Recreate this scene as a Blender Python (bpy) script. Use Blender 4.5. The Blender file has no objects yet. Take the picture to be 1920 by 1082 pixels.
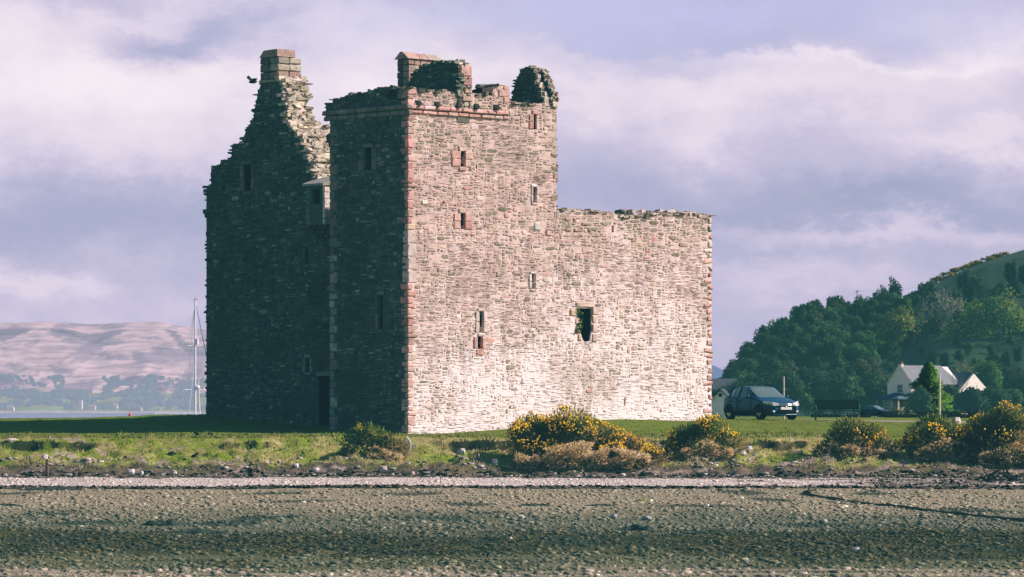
import bpy, math, random
import numpy as np
from mathutils import Vector, Matrix, noise
from mathutils.geometry import tessellate_polygon
R = random.Random(11)
sc = bpy.context.scene
COL = sc.collection
F = 7430.0; HY = 770.0; CX = 960.0       # focal length and horizon of the photograph
EYE = 0.0
# ------------------------------------------------------------------ helpers
def tag(o, label=None, cat=None, group=None, kind=None):
    if label: o['label'] = label
    if cat: o['category'] = cat
    if group: o['group'] = group
    if kind: o['kind'] = kind
    return o
def empty(name, loc=(0,0,0), rz=0, label=None, cat=None, group=None, parent=None):
    o = bpy.data.objects.new(name, None); COL.objects.link(o)
    o.location = loc; o.rotation_euler = (0,0,rz); o.empty_display_size = .2
    if parent: o.parent = parent
    return tag(o, label, cat, group)
class MB:
    def __init__(s): s.v=[]; s.f=[]; s.c=[]; s.nn=[]
    def add(s, vs, fs, col, nrm=None):
        b = len(s.v); s.v.extend(vs)
        if nrm is not None:
            s.nn.extend([nrm]*len(vs)); f0=fs[0]; a0=Vector(vs[f0[0]]); g_=(Vector(vs[f0[1]])-a0).cross(Vector(vs[f0[2]])-a0)
            if g_.dot(nrm)<0: fs=[tuple(reversed(f)) for f in fs]
        s.f.extend([tuple(i+b for i in f) for f in fs])
        if isinstance(col, list): s.c.extend(col)
        else: s.c.extend([col]*len(vs))
    def build(s, name, mat, parent=None, smooth=False):
        me = bpy.data.meshes.new(name); me.from_pydata(s.v, [], s.f)
        a = me.color_attributes.new('Col', 'FLOAT_COLOR', 'POINT')
        arr = np.ones((len(s.v),4), np.float32)
        if s.v: arr[:,:4] = np.array([c if len(c)==4 else (c[0],c[1],c[2],1.) for c in s.c], np.float32)
        a.data.foreach_set('color', arr.ravel())
        if smooth: me.polygons.foreach_set('use_smooth', [True]*len(me.polygons))
        me.materials.append(mat); me.update()
        if s.nn and len(s.nn)==len(s.v):
            me.polygons.foreach_set('use_smooth',[True]*len(me.polygons)); me.normals_split_custom_set_from_vertices(s.nn)
        o = bpy.data.objects.new(name, me); COL.objects.link(o)
        if parent: o.parent = parent
        return o
def leafn(d,r,up=.5,out=.7,j=.55):
    n=Vector((d[0]*out+r.uniform(-j,j),d[1]*out+r.uniform(-j,j),d[2]*out+up+r.uniform(-j,j)*.6))
    return n.normalized() if n.length>.01 else Vector((0,0,1))
def upnormals(o,n=(0,-.25,.97)):
    me=o.data; me.polygons.foreach_set('use_smooth',[True]*len(me.polygons))
    v=Vector(n).normalized(); me.normals_split_custom_set_from_vertices([v]*len(me.vertices)); return o
def npmesh(name, V, Fq, C, mat, parent=None, smooth=False):
    me = bpy.data.meshes.new(name)
    V = np.asarray(V, np.float32).reshape(-1,3); Fq = np.asarray(Fq, np.int32)
    k = Fq.shape[1]; n = len(Fq)
    me.vertices.add(len(V)); me.vertices.foreach_set('co', V.ravel())
    me.loops.add(n*k); me.loops.foreach_set('vertex_index', Fq.ravel())
    me.polygons.add(n); me.polygons.foreach_set('loop_start', np.arange(0,n*k,k,dtype=np.int32))
    me.polygons.foreach_set('loop_total', np.full(n,k,np.int32))
    me.update(calc_edges=True); me.validate()
    a = me.color_attributes.new('Col', 'FLOAT_COLOR', 'POINT')
    arr = np.ones((len(V),4), np.float32); arr[:,:3] = C; a.data.foreach_set('color', arr.ravel())
    if smooth: me.polygons.foreach_set('use_smooth', np.ones(n,bool))
    me.materials.append(mat)
    o = bpy.data.objects.new(name, me); COL.objects.link(o)
    if parent: o.parent = parent
    return o
def vary(c, k=.15, r=R):
    m = 1+r.uniform(-k,k)
    return tuple(max(.004,x*m*(1+r.uniform(-k,k)*.25)) for x in c)
def mixc(a,b,t): return tuple(x*(1-t)+y*t for x,y in zip(a,b))
BOXF = [(0,2,3,1),(4,5,7,6),(0,1,5,4),(2,6,7,3),(0,4,6,2),(1,3,7,5)]
def jbox(mb, c, size, col, jit=.12, rot=(0,0,0), T=None, r=R):
    """irregular block: eight shifted corners"""
    vs=[]; m = Matrix.Rotation(rot[2],3,'Z')@Matrix.Rotation(rot[1],3,'Y')@Matrix.Rotation(rot[0],3,'X')
    for i in range(8):
        p = Vector(((i&1)-.5, ((i>>1)&1)-.5, ((i>>2)&1)-.5))
        p = Vector([p[k]*size[k]*(1+r.uniform(-jit,jit)*2) for k in range(3)])
        p = m@p + Vector(c)
        vs.append(tuple(T(p) if T else p))
    mb.add(vs, BOXF, col)
def cbox(mb, lo, hi, col, b=.02, T=None, jit=0., rim=.75, r=R):
    """block with worn chamfered edges"""
    vs=[]; cs=[]; c=[(lo[k]+hi[k])/2 for k in range(3)]; h=[(hi[k]-lo[k])/2 for k in range(3)]
    rimc = tuple(x*rim for x in col)
    for i in range(8):
        sg = [1 if (i>>k)&1 else -1 for k in range(3)]
        j = [r.uniform(-jit,jit) for k in range(3)]
        bb = min(b, min(h)*.6)*(1+r.uniform(-.4,.6))
        for a in range(3):
            p = [c[k]+sg[k]*(h[k]-(0 if k==a else bb))+j[k] for k in range(3)]
            vs.append(tuple(T(*p) if T else p)); cs.append(col)
    fs=[]
    for a in range(3):
        k,l=[x for x in range(3) if x!=a]
        for s in (0,1):
            q=[]
            for (p,qv) in ((0,0),(1,0),(1,1),(0,1)):
                i=(s<<a)|(p<<k)|(qv<<l); q.append(i*3+a)
            fs.append(tuple(q))
    for m in range(3):
        k,l=[x for x in range(3) if x!=m]
        for p in (0,1):
            for q in (0,1):
                i0=(p<<k)|(q<<l); i1=i0|(1<<m)
                fs.append((i0*3+k,i1*3+k,i1*3+l,i0*3+l))
    for i in range(8): fs.append((i*3,i*3+1,i*3+2))
    mb.add(vs,fs,cs)
def tube(mb, pts, rad, col, n=6, cap=True):
    pts=[Vector(p) for p in pts]; vs=[]; fs=[]
    if not isinstance(rad,(list,tuple)): rad=[rad]*len(pts)
    for i,p in enumerate(pts):
        t=(pts[min(i+1,len(pts)-1)]-pts[max(i-1,0)]).normalized()
        a=t.cross(Vector((0,0,1)));
        if a.length<.05: a=t.cross(Vector((1,0,0)))
        a.normalize(); b=t.cross(a)
        for k in range(n):
            th=2*math.pi*k/n
            vs.append(tuple(p+(a*math.cos(th)+b*math.sin(th))*rad[i]))
    for i in range(len(pts)-1):
        for k in range(n):
            fs.append((i*n+k,i*n+(k+1)%n,(i+1)*n+(k+1)%n,(i+1)*n+k))
    if cap:
        fs.append(tuple(range(n))); fs.append(tuple(range((len(pts)-1)*n,len(pts)*n)))
    mb.add(vs,fs,col)
def ell(mb, c, rad, col, nu=12, nv=8, rot=None, f=None):
    vs=[]; fs=[]
    for j in range(nv+1):
        ph=math.pi*j/nv
        for i in range(nu):
            th=2*math.pi*i/nu
            p=Vector((math.sin(ph)*math.cos(th)*rad[0],math.sin(ph)*math.sin(th)*rad[1],math.cos(ph)*rad[2]))
            if f: p=f(p)
            if rot: p=rot@p
            vs.append(tuple(p+Vector(c)))
    for j in range(nv):
        for i in range(nu):
            fs.append((j*nu+i,j*nu+(i+1)%nu,(j+1)*nu+(i+1)%nu,(j+1)*nu+i))
    mb.add(vs,fs,col)
def rock(mb, c, size, col, r=R, n=7):
    """faceted stone"""
    vs=[]; fs=[]; rz=r.uniform(0,6.3); ca,sa=math.cos(rz),math.sin(rz)
    rings=[(-.5,.75),(.05,1.0),(.42,.7)]
    for (z,k) in rings:
        for i in range(n):
            th=2*math.pi*i/n+r.uniform(-.3,.3); q=k*r.uniform(.75,1.12)*.5
            x,y=math.cos(th)*q*size[0],math.sin(th)*q*size[1]
            vs.append((c[0]+x*ca-y*sa,c[1]+x*sa+y*ca,c[2]+(z+r.uniform(-.08,.08))*size[2]))
    for j in range(2):
        for i in range(n): fs.append((j*n+i,j*n+(i+1)%n,(j+1)*n+(i+1)%n,(j+1)*n+i))
    fs.append(tuple(range(2*n,3*n))); fs.append(tuple(range(n)))
    mb.add(vs,fs,col)
def pip(x,y,poly):
    ins=False; j=len(poly)-1
    for i in range(len(poly)):
        xi,yi=poly[i]; xj,yj=poly[j]
        if (yi>y)!=(yj>y) and x<(xj-xi)*(y-yi)/(yj-yi)+xi: ins=not ins
        j=i
    return ins
def sstep(a,b,x):
    t=min(1,max(0,(x-a)/(b-a))); return t*t*(3-2*t)
# ------------------------------------------------------------------ materials
class NT:
    def __init__(s, name):
        s.m=bpy.data.materials.new(name); s.m.use_nodes=True; s.t=s.m.node_tree; s.t.nodes.clear()
        s.out=s.n('ShaderNodeOutputMaterial'); s.b=s.n('ShaderNodeBsdfPrincipled')
        s.l(s.b.outputs[0], s.out.inputs[0])
    def n(s, typ, **kw):
        x=s.t.nodes.new(typ)
        for k,v in kw.items():
            if k.startswith('i_'):
                x.inputs[k[2:].replace('_',' ')].default_value=v
            else: setattr(x,k,v)
        return x
    def l(s,a,b): s.t.links.new(a,b)
    def math(s,op,a,b=None,c=None,clamp=False):
        x=s.n('ShaderNodeMath',operation=op); x.use_clamp=clamp
        for i,v in enumerate((a,b,c)):
            if v is None: continue
            if isinstance(v,(int,float)): x.inputs[i].default_value=v
            else: s.l(v,x.inputs[i])
        return x.outputs[0]
    def noise(s, scale, detail=3, rough=.55, vec=None, dist=0, stretch=None):
        tc=vec
        if tc is None: tc=s.n('ShaderNodeTexCoord').outputs['Object']
        if stretch:
            mp=s.n('ShaderNodeMapping'); mp.inputs['Scale'].default_value=stretch; s.l(tc,mp.inputs[0]); tc=mp.outputs[0]
        x=s.n('ShaderNodeTexNoise'); x.inputs['Scale'].default_value=scale; x.inputs['Detail'].default_value=detail
        x.inputs['Roughness'].default_value=rough; x.inputs['Distortion'].default_value=dist
        s.l(tc,x.inputs['Vector']); return x.outputs['Fac']
    def ramp(s, fac, stops):
        x=s.n('ShaderNodeValToRGB'); e=x.color_ramp.elements
        while len(e)<len(stops): e.new(.5)
        for k,(p,c) in enumerate(stops):
            e[k].position=p; e[k].color=(c,c,c,1) if isinstance(c,(int,float)) else (*c,1)
        s.l(fac,x.inputs[0]); return x.outputs[0]
    def mix(s, fac, a, b, typ='MIX'):
        x=s.n('ShaderNodeMix',data_type='RGBA',blend_type=typ)
        for sock,v in ((x.inputs[0],fac),(x.inputs[6],a),(x.inputs[7],b)):
            if isinstance(v,(int,float)): sock.default_value=v
            elif isinstance(v,tuple): sock.default_value=(*v,1)
            else: s.l(v,sock)
        return x.outputs[2]
    def bump(s, h, st=.5, dist=.02, nrm=None):
        x=s.n('ShaderNodeBump'); x.inputs['Strength'].default_value=st; x.inputs['Distance'].default_value=dist
        s.l(h,x.inputs['Height'])
        if nrm is not None: s.l(nrm,x.inputs['Normal'])
        s.l(x.outputs[0], s.b.inputs['Normal']); return x.outputs[0]
    def col(s): return s.n('ShaderNodeAttribute',attribute_name='Col').outputs['Color']
    def base(s,c):
        if isinstance(c,tuple): s.b.inputs['Base Color'].default_value=(*c,1)
        else: s.l(c,s.b.inputs['Base Color'])
    def set(s,**k):
        for a,v in k.items(): s.b.inputs[a.replace('_',' ')].default_value=v
def m_vc(name, rough=.85, nscale=6., amt=.35, bscale=30., bst=.4, bd=.01, spec=.3, metal=0., sss=False):
    """vertex-tinted surface with procedural mottling and bump"""
    t=NT(name); c=t.col()
    f=t.ramp(t.noise(nscale,4,.6),[(.3,1-amt),(.7,1+amt*.6)])
    t.base(t.mix(1.,c,f,'MULTIPLY'))
    t.bump(t.noise(bscale,3),bst,bd)
    t.set(Roughness=rough, Specular_IOR_Level=spec, Metallic=metal)
    return t.m
M={}
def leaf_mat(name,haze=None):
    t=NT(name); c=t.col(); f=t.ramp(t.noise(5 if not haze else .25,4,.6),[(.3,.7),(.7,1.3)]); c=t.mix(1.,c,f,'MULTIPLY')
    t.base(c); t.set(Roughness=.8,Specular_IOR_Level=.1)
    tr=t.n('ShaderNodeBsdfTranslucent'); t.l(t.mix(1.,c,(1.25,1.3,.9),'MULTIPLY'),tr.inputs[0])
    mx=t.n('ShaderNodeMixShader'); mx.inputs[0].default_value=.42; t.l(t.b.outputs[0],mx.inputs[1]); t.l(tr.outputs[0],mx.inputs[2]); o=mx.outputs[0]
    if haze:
        e=t.n('ShaderNodeEmission'); e.inputs[0].default_value=(*haze[1],1); m2=t.n('ShaderNodeMixShader'); m2.inputs[0].default_value=haze[0]  # haze painted in as a glow mixed over the leaf colour
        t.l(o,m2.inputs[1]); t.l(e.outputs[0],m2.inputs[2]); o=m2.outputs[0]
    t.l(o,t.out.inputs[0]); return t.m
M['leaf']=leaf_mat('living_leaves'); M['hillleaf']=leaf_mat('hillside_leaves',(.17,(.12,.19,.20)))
M['plain']=m_vc('weathered_surface',.8)
M['wood']=m_vc('weathered_wood',.8,9,.3)
M['paint']=m_vc('painted_surface',.45,3,.12,20,.08,.004,.5)
M['rock']=m_vc('shore_rock',.85,7,.45,25,.7,.02)
M['sand']=m_vc('red_sandstone',.9,5,.32,28,.7,.015)
def stone_mat(name, harl):
    t=NT(name); c=t.col(); tc=t.n('ShaderNodeTexCoord').outputs['Object']
    n1=t.noise(3.2,5,.65,tc); n2=t.noise(24,4,.6,tc)
    c=t.mix(1.,c,t.ramp(n1,[(.28,.62),(.72,1.25)]),'MULTIPLY')
    c=t.mix(1.,c,t.ramp(n2,[(.3,.7),(.7,1.25)]),'MULTIPLY')
    # lichen and damp patches
    c=t.mix(1.,c,t.ramp(t.noise(.8,4,.65,tc,.5),[(.3,.74),(.7,1.12)]),'MULTIPLY')
    n3=t.noise(.55,4,.6,tc,.3)
    lf=t.ramp(n3,[(.5,0.),(.72,.45)])
    if harl: lf=t.math('MULTIPLY',lf,t.ramp(t.n('ShaderNodeAttribute',attribute_name='Col').outputs['Fac'],[(.03,0.),(.1,1.)]))
    c=t.mix(lf,c,(.31,.28,.20) if harl else (.10,.115,.085))
    if harl:
        sx=t.n('ShaderNodeSeparateXYZ'); t.l(tc,sx.inputs[0]); x=sx.outputs[0]; z=sx.outputs[2]
        big=t.noise(.42,3,.55,tc,.6)
        run=t.noise(1.0,4,.6,tc,.2,stretch=(1.9,1.,.42))
        fine=t.noise(7,5,.7,tc,.0,stretch=(1,1,1.8))
        low=t.math('MULTIPLY',t.math('SUBTRACT',6.2,z),.046)
        rgt=t.math('MULTIPLY',t.math('SUBTRACT',x,6.),.012)
        s=t.math('ADD',t.math('ADD',low,rgt),t.math('MULTIPLY',t.math('SUBTRACT',big,.5),.75))
        s=t.math('ADD',s,t.math('MULTIPLY',t.math('SUBTRACT',run,.5),.9))
        s=t.math('ADD',s,t.math('MULTIPLY',t.math('SUBTRACT',fine,.5),1.35))
        mask=t.ramp(s,[(.04,0.),(.26,.95)])
        mask=t.math('MULTIPLY',mask,t.n('ShaderNodeAttribute',attribute_name='Col').outputs['Alpha'])
        c=t.mix(mask,c,(.85,.765,.76))
        # greyish-brown streak of damp below the large window
        d=t.math('MULTIPLY',t.math('SUBTRACT',x,9.2),.5)
        d=t.math('MULTIPLY',d,d); d=t.math('SUBTRACT',1.,d)
        zz=t.math('MULTIPLY',t.math('SUBTRACT',z,.9),.62); zz=t.math('SUBTRACT',1.,t.math('MULTIPLY',zz,zz))
        dm=t.math('MULTIPLY',t.math('MAXIMUM',d,0.),t.math('MAXIMUM',zz,0.))
        dm=t.math('MULTIPLY',dm,t.ramp(fine,[(.3,.3),(.6,1.)])); dm=t.math('MULTIPLY',dm,t.ramp(t.n('ShaderNodeAttribute',attribute_name='Col').outputs['Fac'],[(.03,0.),(.1,1.)]))
        c=t.mix(t.math('MULTIPLY',dm,.75),c,(.42,.33,.27))
    if harl:
        # thick limewash left on the lower half, running down in tongues
        p1=t.noise(.5,4,.6,tc,.4,stretch=(1.,1.,.6)); p2=t.noise(2.2,5,.7,tc,.2,stretch=(1.5,1.,.5)); p3=t.noise(9,4,.7,tc)
        ls=t.math('ADD',t.math('MULTIPLY',t.math('SUBTRACT',p1,.5),1.0),t.math('MULTIPLY',t.math('SUBTRACT',p2,.5),1.1))
        ls=t.math('ADD',ls,t.math('MULTIPLY',t.math('SUBTRACT',p3,.5),.8))
        ls=t.math('ADD',ls,t.math('ADD',t.math('MULTIPLY',t.math('SUBTRACT',4.6,z),.045),t.math('MULTIPLY',t.math('SUBTRACT',x,9.),.010)))
        lm=t.ramp(ls,[(.14,0.),(.26,.85)])
        lm=t.math('MULTIPLY',lm,t.ramp(t.n('ShaderNodeAttribute',attribute_name='Col').outputs['Fac'],[(.03,0.),(.1,1.)]))
        c=t.mix(lm,c,(.86,.80,.80))
        hz_=t.ramp(t.math('MULTIPLY',t.math('ADD',z,t.math('MULTIPLY',big,2.)),.08),[(.15,(1.,.98,.985)),(.62,(.93,.85,.82))])
        c=t.mix(1.,c,hz_,'MULTIPLY')
    t.base(c)
    h=t.math('ADD',t.math('MULTIPLY',n2,.7),t.noise(60,3,.6,tc))
    t.bump(h,.75,.018)
    t.set(Roughness=.92, Specular_IOR_Level=.15)
    return t.m
M['lit']=stone_mat('sunlit_harled_rubble',True)
M['stone']=stone_mat('weathered_rubble',False)
# ------------------------------------------------------------------ camera, sun, sky
cam=bpy.data.cameras.new('camera'); co=bpy.data.objects.new('camera',cam); COL.objects.link(co)
co.location=(0,0,0); co.rotation_euler=(math.radians(90),0,0)
cam.sensor_width=36; cam.lens=36*F/1920; cam.shift_y=(HY-541)/1920; cam.clip_start=1; cam.clip_end=60000
cam.dof.use_dof=True; cam.dof.focus_distance=151; cam.dof.aperture_fstop=3.2
sc.camera=co
SAZ=math.radians(2); SEL=math.radians(35)       # sun just behind the picture plane, to the right
SD=Vector((math.cos(SAZ)*math.cos(SEL),math.sin(SAZ)*math.cos(SEL),math.sin(SEL)))
sun=bpy.data.lights.new('sun','SUN'); so=bpy.data.objects.new('sun',sun); COL.objects.link(so)
sun.energy=4.8; sun.angle=math.radians(.53); sun.color=(1.,.915,.83)
so.rotation_euler=(-SD).to_track_quat('-Z','Y').to_euler(); so.location=(200,30,200)
w=bpy.data.worlds.new('World'); sc.world=w; w.use_nodes=True; T=w.node_tree; T.nodes.clear()
class WN(NT):
    def __init__(s): s.t=T
W=WN()
out=W.n('ShaderNodeOutputWorld'); bg=W.n('ShaderNodeBackground'); W.l(bg.outputs[0],out.inputs[0])
sky=W.n('ShaderNodeTexSky'); sky.sky_type='NISHITA'; sky.sun_disc=False
sky.sun_elevation=SEL; sky.sun_rotation=math.radians(90)-SAZ; sky.dust_density=1.2; sky.ozone_density=1.5
tc=W.n('ShaderNodeTexCoord').outputs['Generated']
sep=W.n('ShaderNodeSeparateXYZ'); W.l(tc,sep.inputs[0]); X,Y,Z=sep.outputs
Yc=W.math('MAXIMUM',Y,.05)
ga=W.math('DIVIDE',X,Yc); gb=W.math('DIVIDE',Z,Yc)           # tangent of azimuth and of elevation to the north
cmb=W.n('ShaderNodeCombineXYZ'); W.l(ga,cmb.inputs[0]); W.l(gb,cmb.inputs[1]); g=cmb.outputs[0]
wx_=W.noise(22,5,.62,g,stretch=(1,1.8,1))
A=W.math('ADD',ga,W.math('MULTIPLY',W.math('SUBTRACT',wx_,.5),.050))
mp=W.n('ShaderNodeMapping'); mp.inputs['Location'].default_value=(3.1,1.7,0); W.l(g,mp.inputs[0])
wz_=W.noise(26,6,.66,mp.outputs[0],stretch=(1.,1.7,1))
B=W.math('ADD',gb,W.math('MULTIPLY',W.math('SUBTRACT',wz_,.5),.034))
def blob(px,py,rx,ry,amp,rot=0.):
    ca=(px-960)/F; cb=(HY-py)/F
    da=W.math('SUBTRACT',A,ca); db=W.math('SUBTRACT',B,cb)
    if rot: db=W.math('SUBTRACT',db,W.math('MULTIPLY',da,rot))
    da=W.math('MULTIPLY',da,F/rx); db=W.math('MULTIPLY',db,F/ry)
    d=W.math('ADD',W.math('MULTIPLY',da,da),W.math('MULTIPLY',db,db))
    e=W.math('POWER',2.718,W.math('MULTIPLY',d,-1.))
    return W.math('MULTIPLY',e,amp*(.72 if amp<1 else 1))
# density of bright cloud, as gaussian banks in direction space
bl=[(150,170,440,100,.92,0),(620,40,560,60,.55,0),(690,150,260,100,.55,0),(60,60,300,60,.4,0),(200,290,420,60,.32,0),
    (330,78,190,40,-.98,0),(480,42,110,32,-.55,0),(600,160,90,60,-.22,0),(150,415,420,70,-.30,0),(120,535,110,34,.45,0),(0,530,60,40,.3,0),(250,470,160,25,.12,0),(300,600,500,40,.16,0),
    (1350,40,430,62,-.30,0),(1260,160,560,50,.52,0),(1500,118,230,16,.45,-.10),(1120,100,130,18,.25,0),(1330,258,120,42,.42,0),(1300,200,340,70,.20,0),
    (1830,70,190,75,.75,0),(1840,120,150,30,.3,0),(1690,30,60,25,.2,0),(1700,200,380,50,.26,0),(1860,272,220,36,.52,-.05),(1600,300,340,35,.12,0),(1650,385,420,36,-.34,0),(1150,370,240,60,-.12,0),
    (1620,436,300,26,.36,0),(1800,420,120,22,.12,0),(1440,468,260,18,-.10,0),(1500,520,240,30,.28,0),(1380,620,180,90,.05,0)]
acc=None
for b_ in bl:
    e=blob(*b_); acc=e if acc is None else W.math('ADD',acc,e)
det=W.noise(48,7,.66,g,.5,stretch=(1,1.7,1))
acc=W.math('ADD',acc,W.math('MULTIPLY',W.math('SUBTRACT',det,.5),.34))
low=W.noise(13,5,.6,g,.4,stretch=(1,1.9,1))
acc=W.math('ADD',acc,W.math('MULTIPLY',W.math('SUBTRACT',low,.5),.3))
acc=W.math('ADD',acc,.32)
cl=W.ramp(acc,[(0.,(.30,.34,.465)),(.22,(.36,.385,.53)),(.42,(.46,.45,.59)),(.66,(.585,.56,.66)),(1.,(.73,.70,.745))])
# blue gap high on the right, paler haze at the horizon
gap=W.math('MULTIPLY',blob(1280,22,640,72,1.),.95,clamp=True)
cl=W.mix(gap,cl,(.43,.46,.67))
# general broken cloud for the rest of the dome
dn=W.noise(2.6,6,.6,tc,.4,stretch=(1,1,2.6))
dm=W.ramp(dn,[(.46,0.),(.66,1.)])
skc=W.mix(1.,sky.outputs[0],(.085,.085,.085),'MULTIPLY')
dome=W.mix(W.math('MULTIPLY',dm,.55),skc,(.42,.44,.52))
front=W.ramp(W.math('DIVIDE',Y,W.math('SQRT',W.math('ADD',W.math('MULTIPLY',X,X),W.math('MULTIPLY',Y,Y)))),[(.55,0.),(.90,1.)])
hgt=W.ramp(Z,[(.12,1.),(.42,0.)])
fm=W.math('MULTIPLY',front,hgt)
fin=W.mix(fm,dome,cl)
W.l(fin,bg.inputs[0]); bg.inputs[1].default_value=1.0
sc.view_settings.view_transform='Standard'; sc.view_settings.look='None'; sc.view_settings.exposure=0
# the photograph's print: teal in the shadows, pink in the lights
vs=sc.view_settings; vs.use_curve_mapping=True; cm=vs.curve_mapping
cm.white_level=(.80,.825,.80)
def setcurve(c,pts):
    while len(c.points)<len(pts): c.points.new(.5,.5)
    for k,(x,y) in enumerate(pts): c.points[k].location=(x,y); c.points[k].handle_type='AUTO'
setcurve(cm.curves[0],[(0,.007),(.05,.027),(.2,.190),(1,1)])
setcurve(cm.curves[1],[(0,.020),(.05,.055),(.2,.202),(1,.98)])
setcurve(cm.curves[2],[(0,.026),(.05,.059),(.2,.202),(1,.97)])
cm.update()
# ------------------------------------------------------------------ terrain
TPX=[-3000,0,120,240,300,390,620,765,960,1107,1304,1500,1700,1920,3500]
TY=[144,148,152,156,160,168,180,195,215,260,600,1000,3000,4200,30000]
TZ=np.array([
[-1.1,-1.02,-1.02,-1.02,-1.0,-1.0,-.97,-.96,-1.0,-1.0,-1.0,-.98,-1.0,-1.05,-1.1],
[-.85,-.82,-.81,-.80,-.80,-.80,-.84,-.88,-.84,-.80,-.74,-.70,-.78,-.85,-.9],
[-.7,-.68,-.66,-.65,-.64,-.64,-.74,-.80,-.67,-.52,-.52,-.55,-.66,-.8,-.85],
[-.6,-.56,-.54,-.52,-.50,-.50,-.55,-.60,-.50,-.29,-.43,-.47,-.6,-.75,-.8],
[-.5,-.46,-.42,-.38,-.30,-.17,-.30,-.40,-.40,-.30,-.38,-.42,-.55,-.7,-.75],
[-.4,-.33,-.30,-.25,-.17,-.16,-.2,-.3,-.3,-.30,-.36,-.385,-.5,-.65,-.7],
[-1.1,-.9,-.85,-.8,-.75,-.7,-.6,-.5,-.45,-.40,-.40,-.42,-.52,-.65,-.7],
[-2.6,-2.4,-2.3,-2.2,-2.1,-2.,-1.5,-1.,-.6,-.45,-.43,-.45,-.55,-.67,-.7],
[-4.5]*6+[-4.2,-3,-1.2,-.6,-.48,-.48,-.57,-.68,-.7],
[-6]*7+[-5,-3,-1.2,-.58,-.53,-.6,-.7,-.8],
[-6]*7+[-6,-5,-2.4,-1,-.9,-.9,-.95,-1],
[-6]*7+[-6,-5,-3,-1,-1,-1,-1,-1],
[-6]*7+[-6,-5,-3,-1,-1,-1,-1,-1],
[-8]*15,[-8]*15],float)
def lawn(px,Y):
    col=[0]*len(TY)
    i=min(max(np.searchsorted(TPX,px)-1,0),len(TPX)-2); a=min(1,max(0,(px-TPX[i])/(TPX[i+1]-TPX[i])))
    a=a*a*(3-2*a)
    j=min(max(np.searchsorted(TY,Y)-1,0),len(TY)-2); b=min(1,max(0,(Y-TY[j])/(TY[j+1]-TY[j])))
    return (TZ[j,i]*(1-a)+TZ[j,i+1]*a)*(1-b)+(TZ[j+1,i]*(1-a)+TZ[j+1,i+1]*a)*b
def nz(x,y,z=0.): return noise.noise(Vector((x,y,z)))
BYS=[30,60,77,80,100,120,132,138.5,160]; BZS=[-3.95,-3.45,-3.24,-3.2,-2.95,-2.75,-2.505,-2.27,-2.2]
def Yedge(X): return 144.1+.9*nz(X*.22,3.3)+.45*nz(X*.8,7.1)+.2*nz(X*2.3,1.9)
def Yfoot(X): return 139.0+.5*nz(X*.3,9.3)+.3*nz(X*1.1,5.)
def gz(X,Y):
    px=X/Y*F+960
    zb=np.interp(Y,BYS,BZS)
    if Y<145.5:
        zb+=.05*nz(X*.12,Y*.06)+.02*nz(X*.5,Y*.3)
    Ye=Yedge(X); Yf=Yfoot(X)
    if Y<=Yf: return float(zb)
    zl=lawn(px,max(Y,144))
    if Y>=Ye:
        b=.03*nz(X*.3,Y*.2,4)+.012*nz(X*1.3,Y*1.1,2) if Y<200 else 0
        return float(zl+b*min(1,(Y-Ye)))
    t=(Y-Yf)/(Ye-Yf)
    t+=.05*nz(X*2.2,5.5,3); sc_=max(0.,min(1.,nz(X*.35,2.2,11)*1.8+.25+.5*nz(X*2.,8.8,1))); p=np.interp(t,[0,.12,.45,.80,.84,1.],[0,.16,.50,.74-.12*sc_,.80+.12*sc_,1.])
    z=zb*(1-p)+zl*p
    k=math.sin(math.pi*t)
    z+=k*(.26*nz(X*.8,Y*.9,1)+.17*nz(X*2.1,Y*2.0,6)+.08*nz(X*5,Y*5,8))
    return float(z)
def wp(px,py,Y): return ((px-960)/F*Y, Y, (HY-py)/F*Y)
def gpt(px,Y,dz=0.):
    X=(px-960)/F*Y; return (X,Y,gz(X,Y)+dz)
SH=(.60,.52,.475); WR=(.075,.065,.05); TAN=(.31,.27,.185); GR=(.15,.15,.10); BW=(.058,.054,.028); GG=(.14,.14,.08)
GRS=(.145,.21,.03); DRY=(.32,.27,.14)
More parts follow.
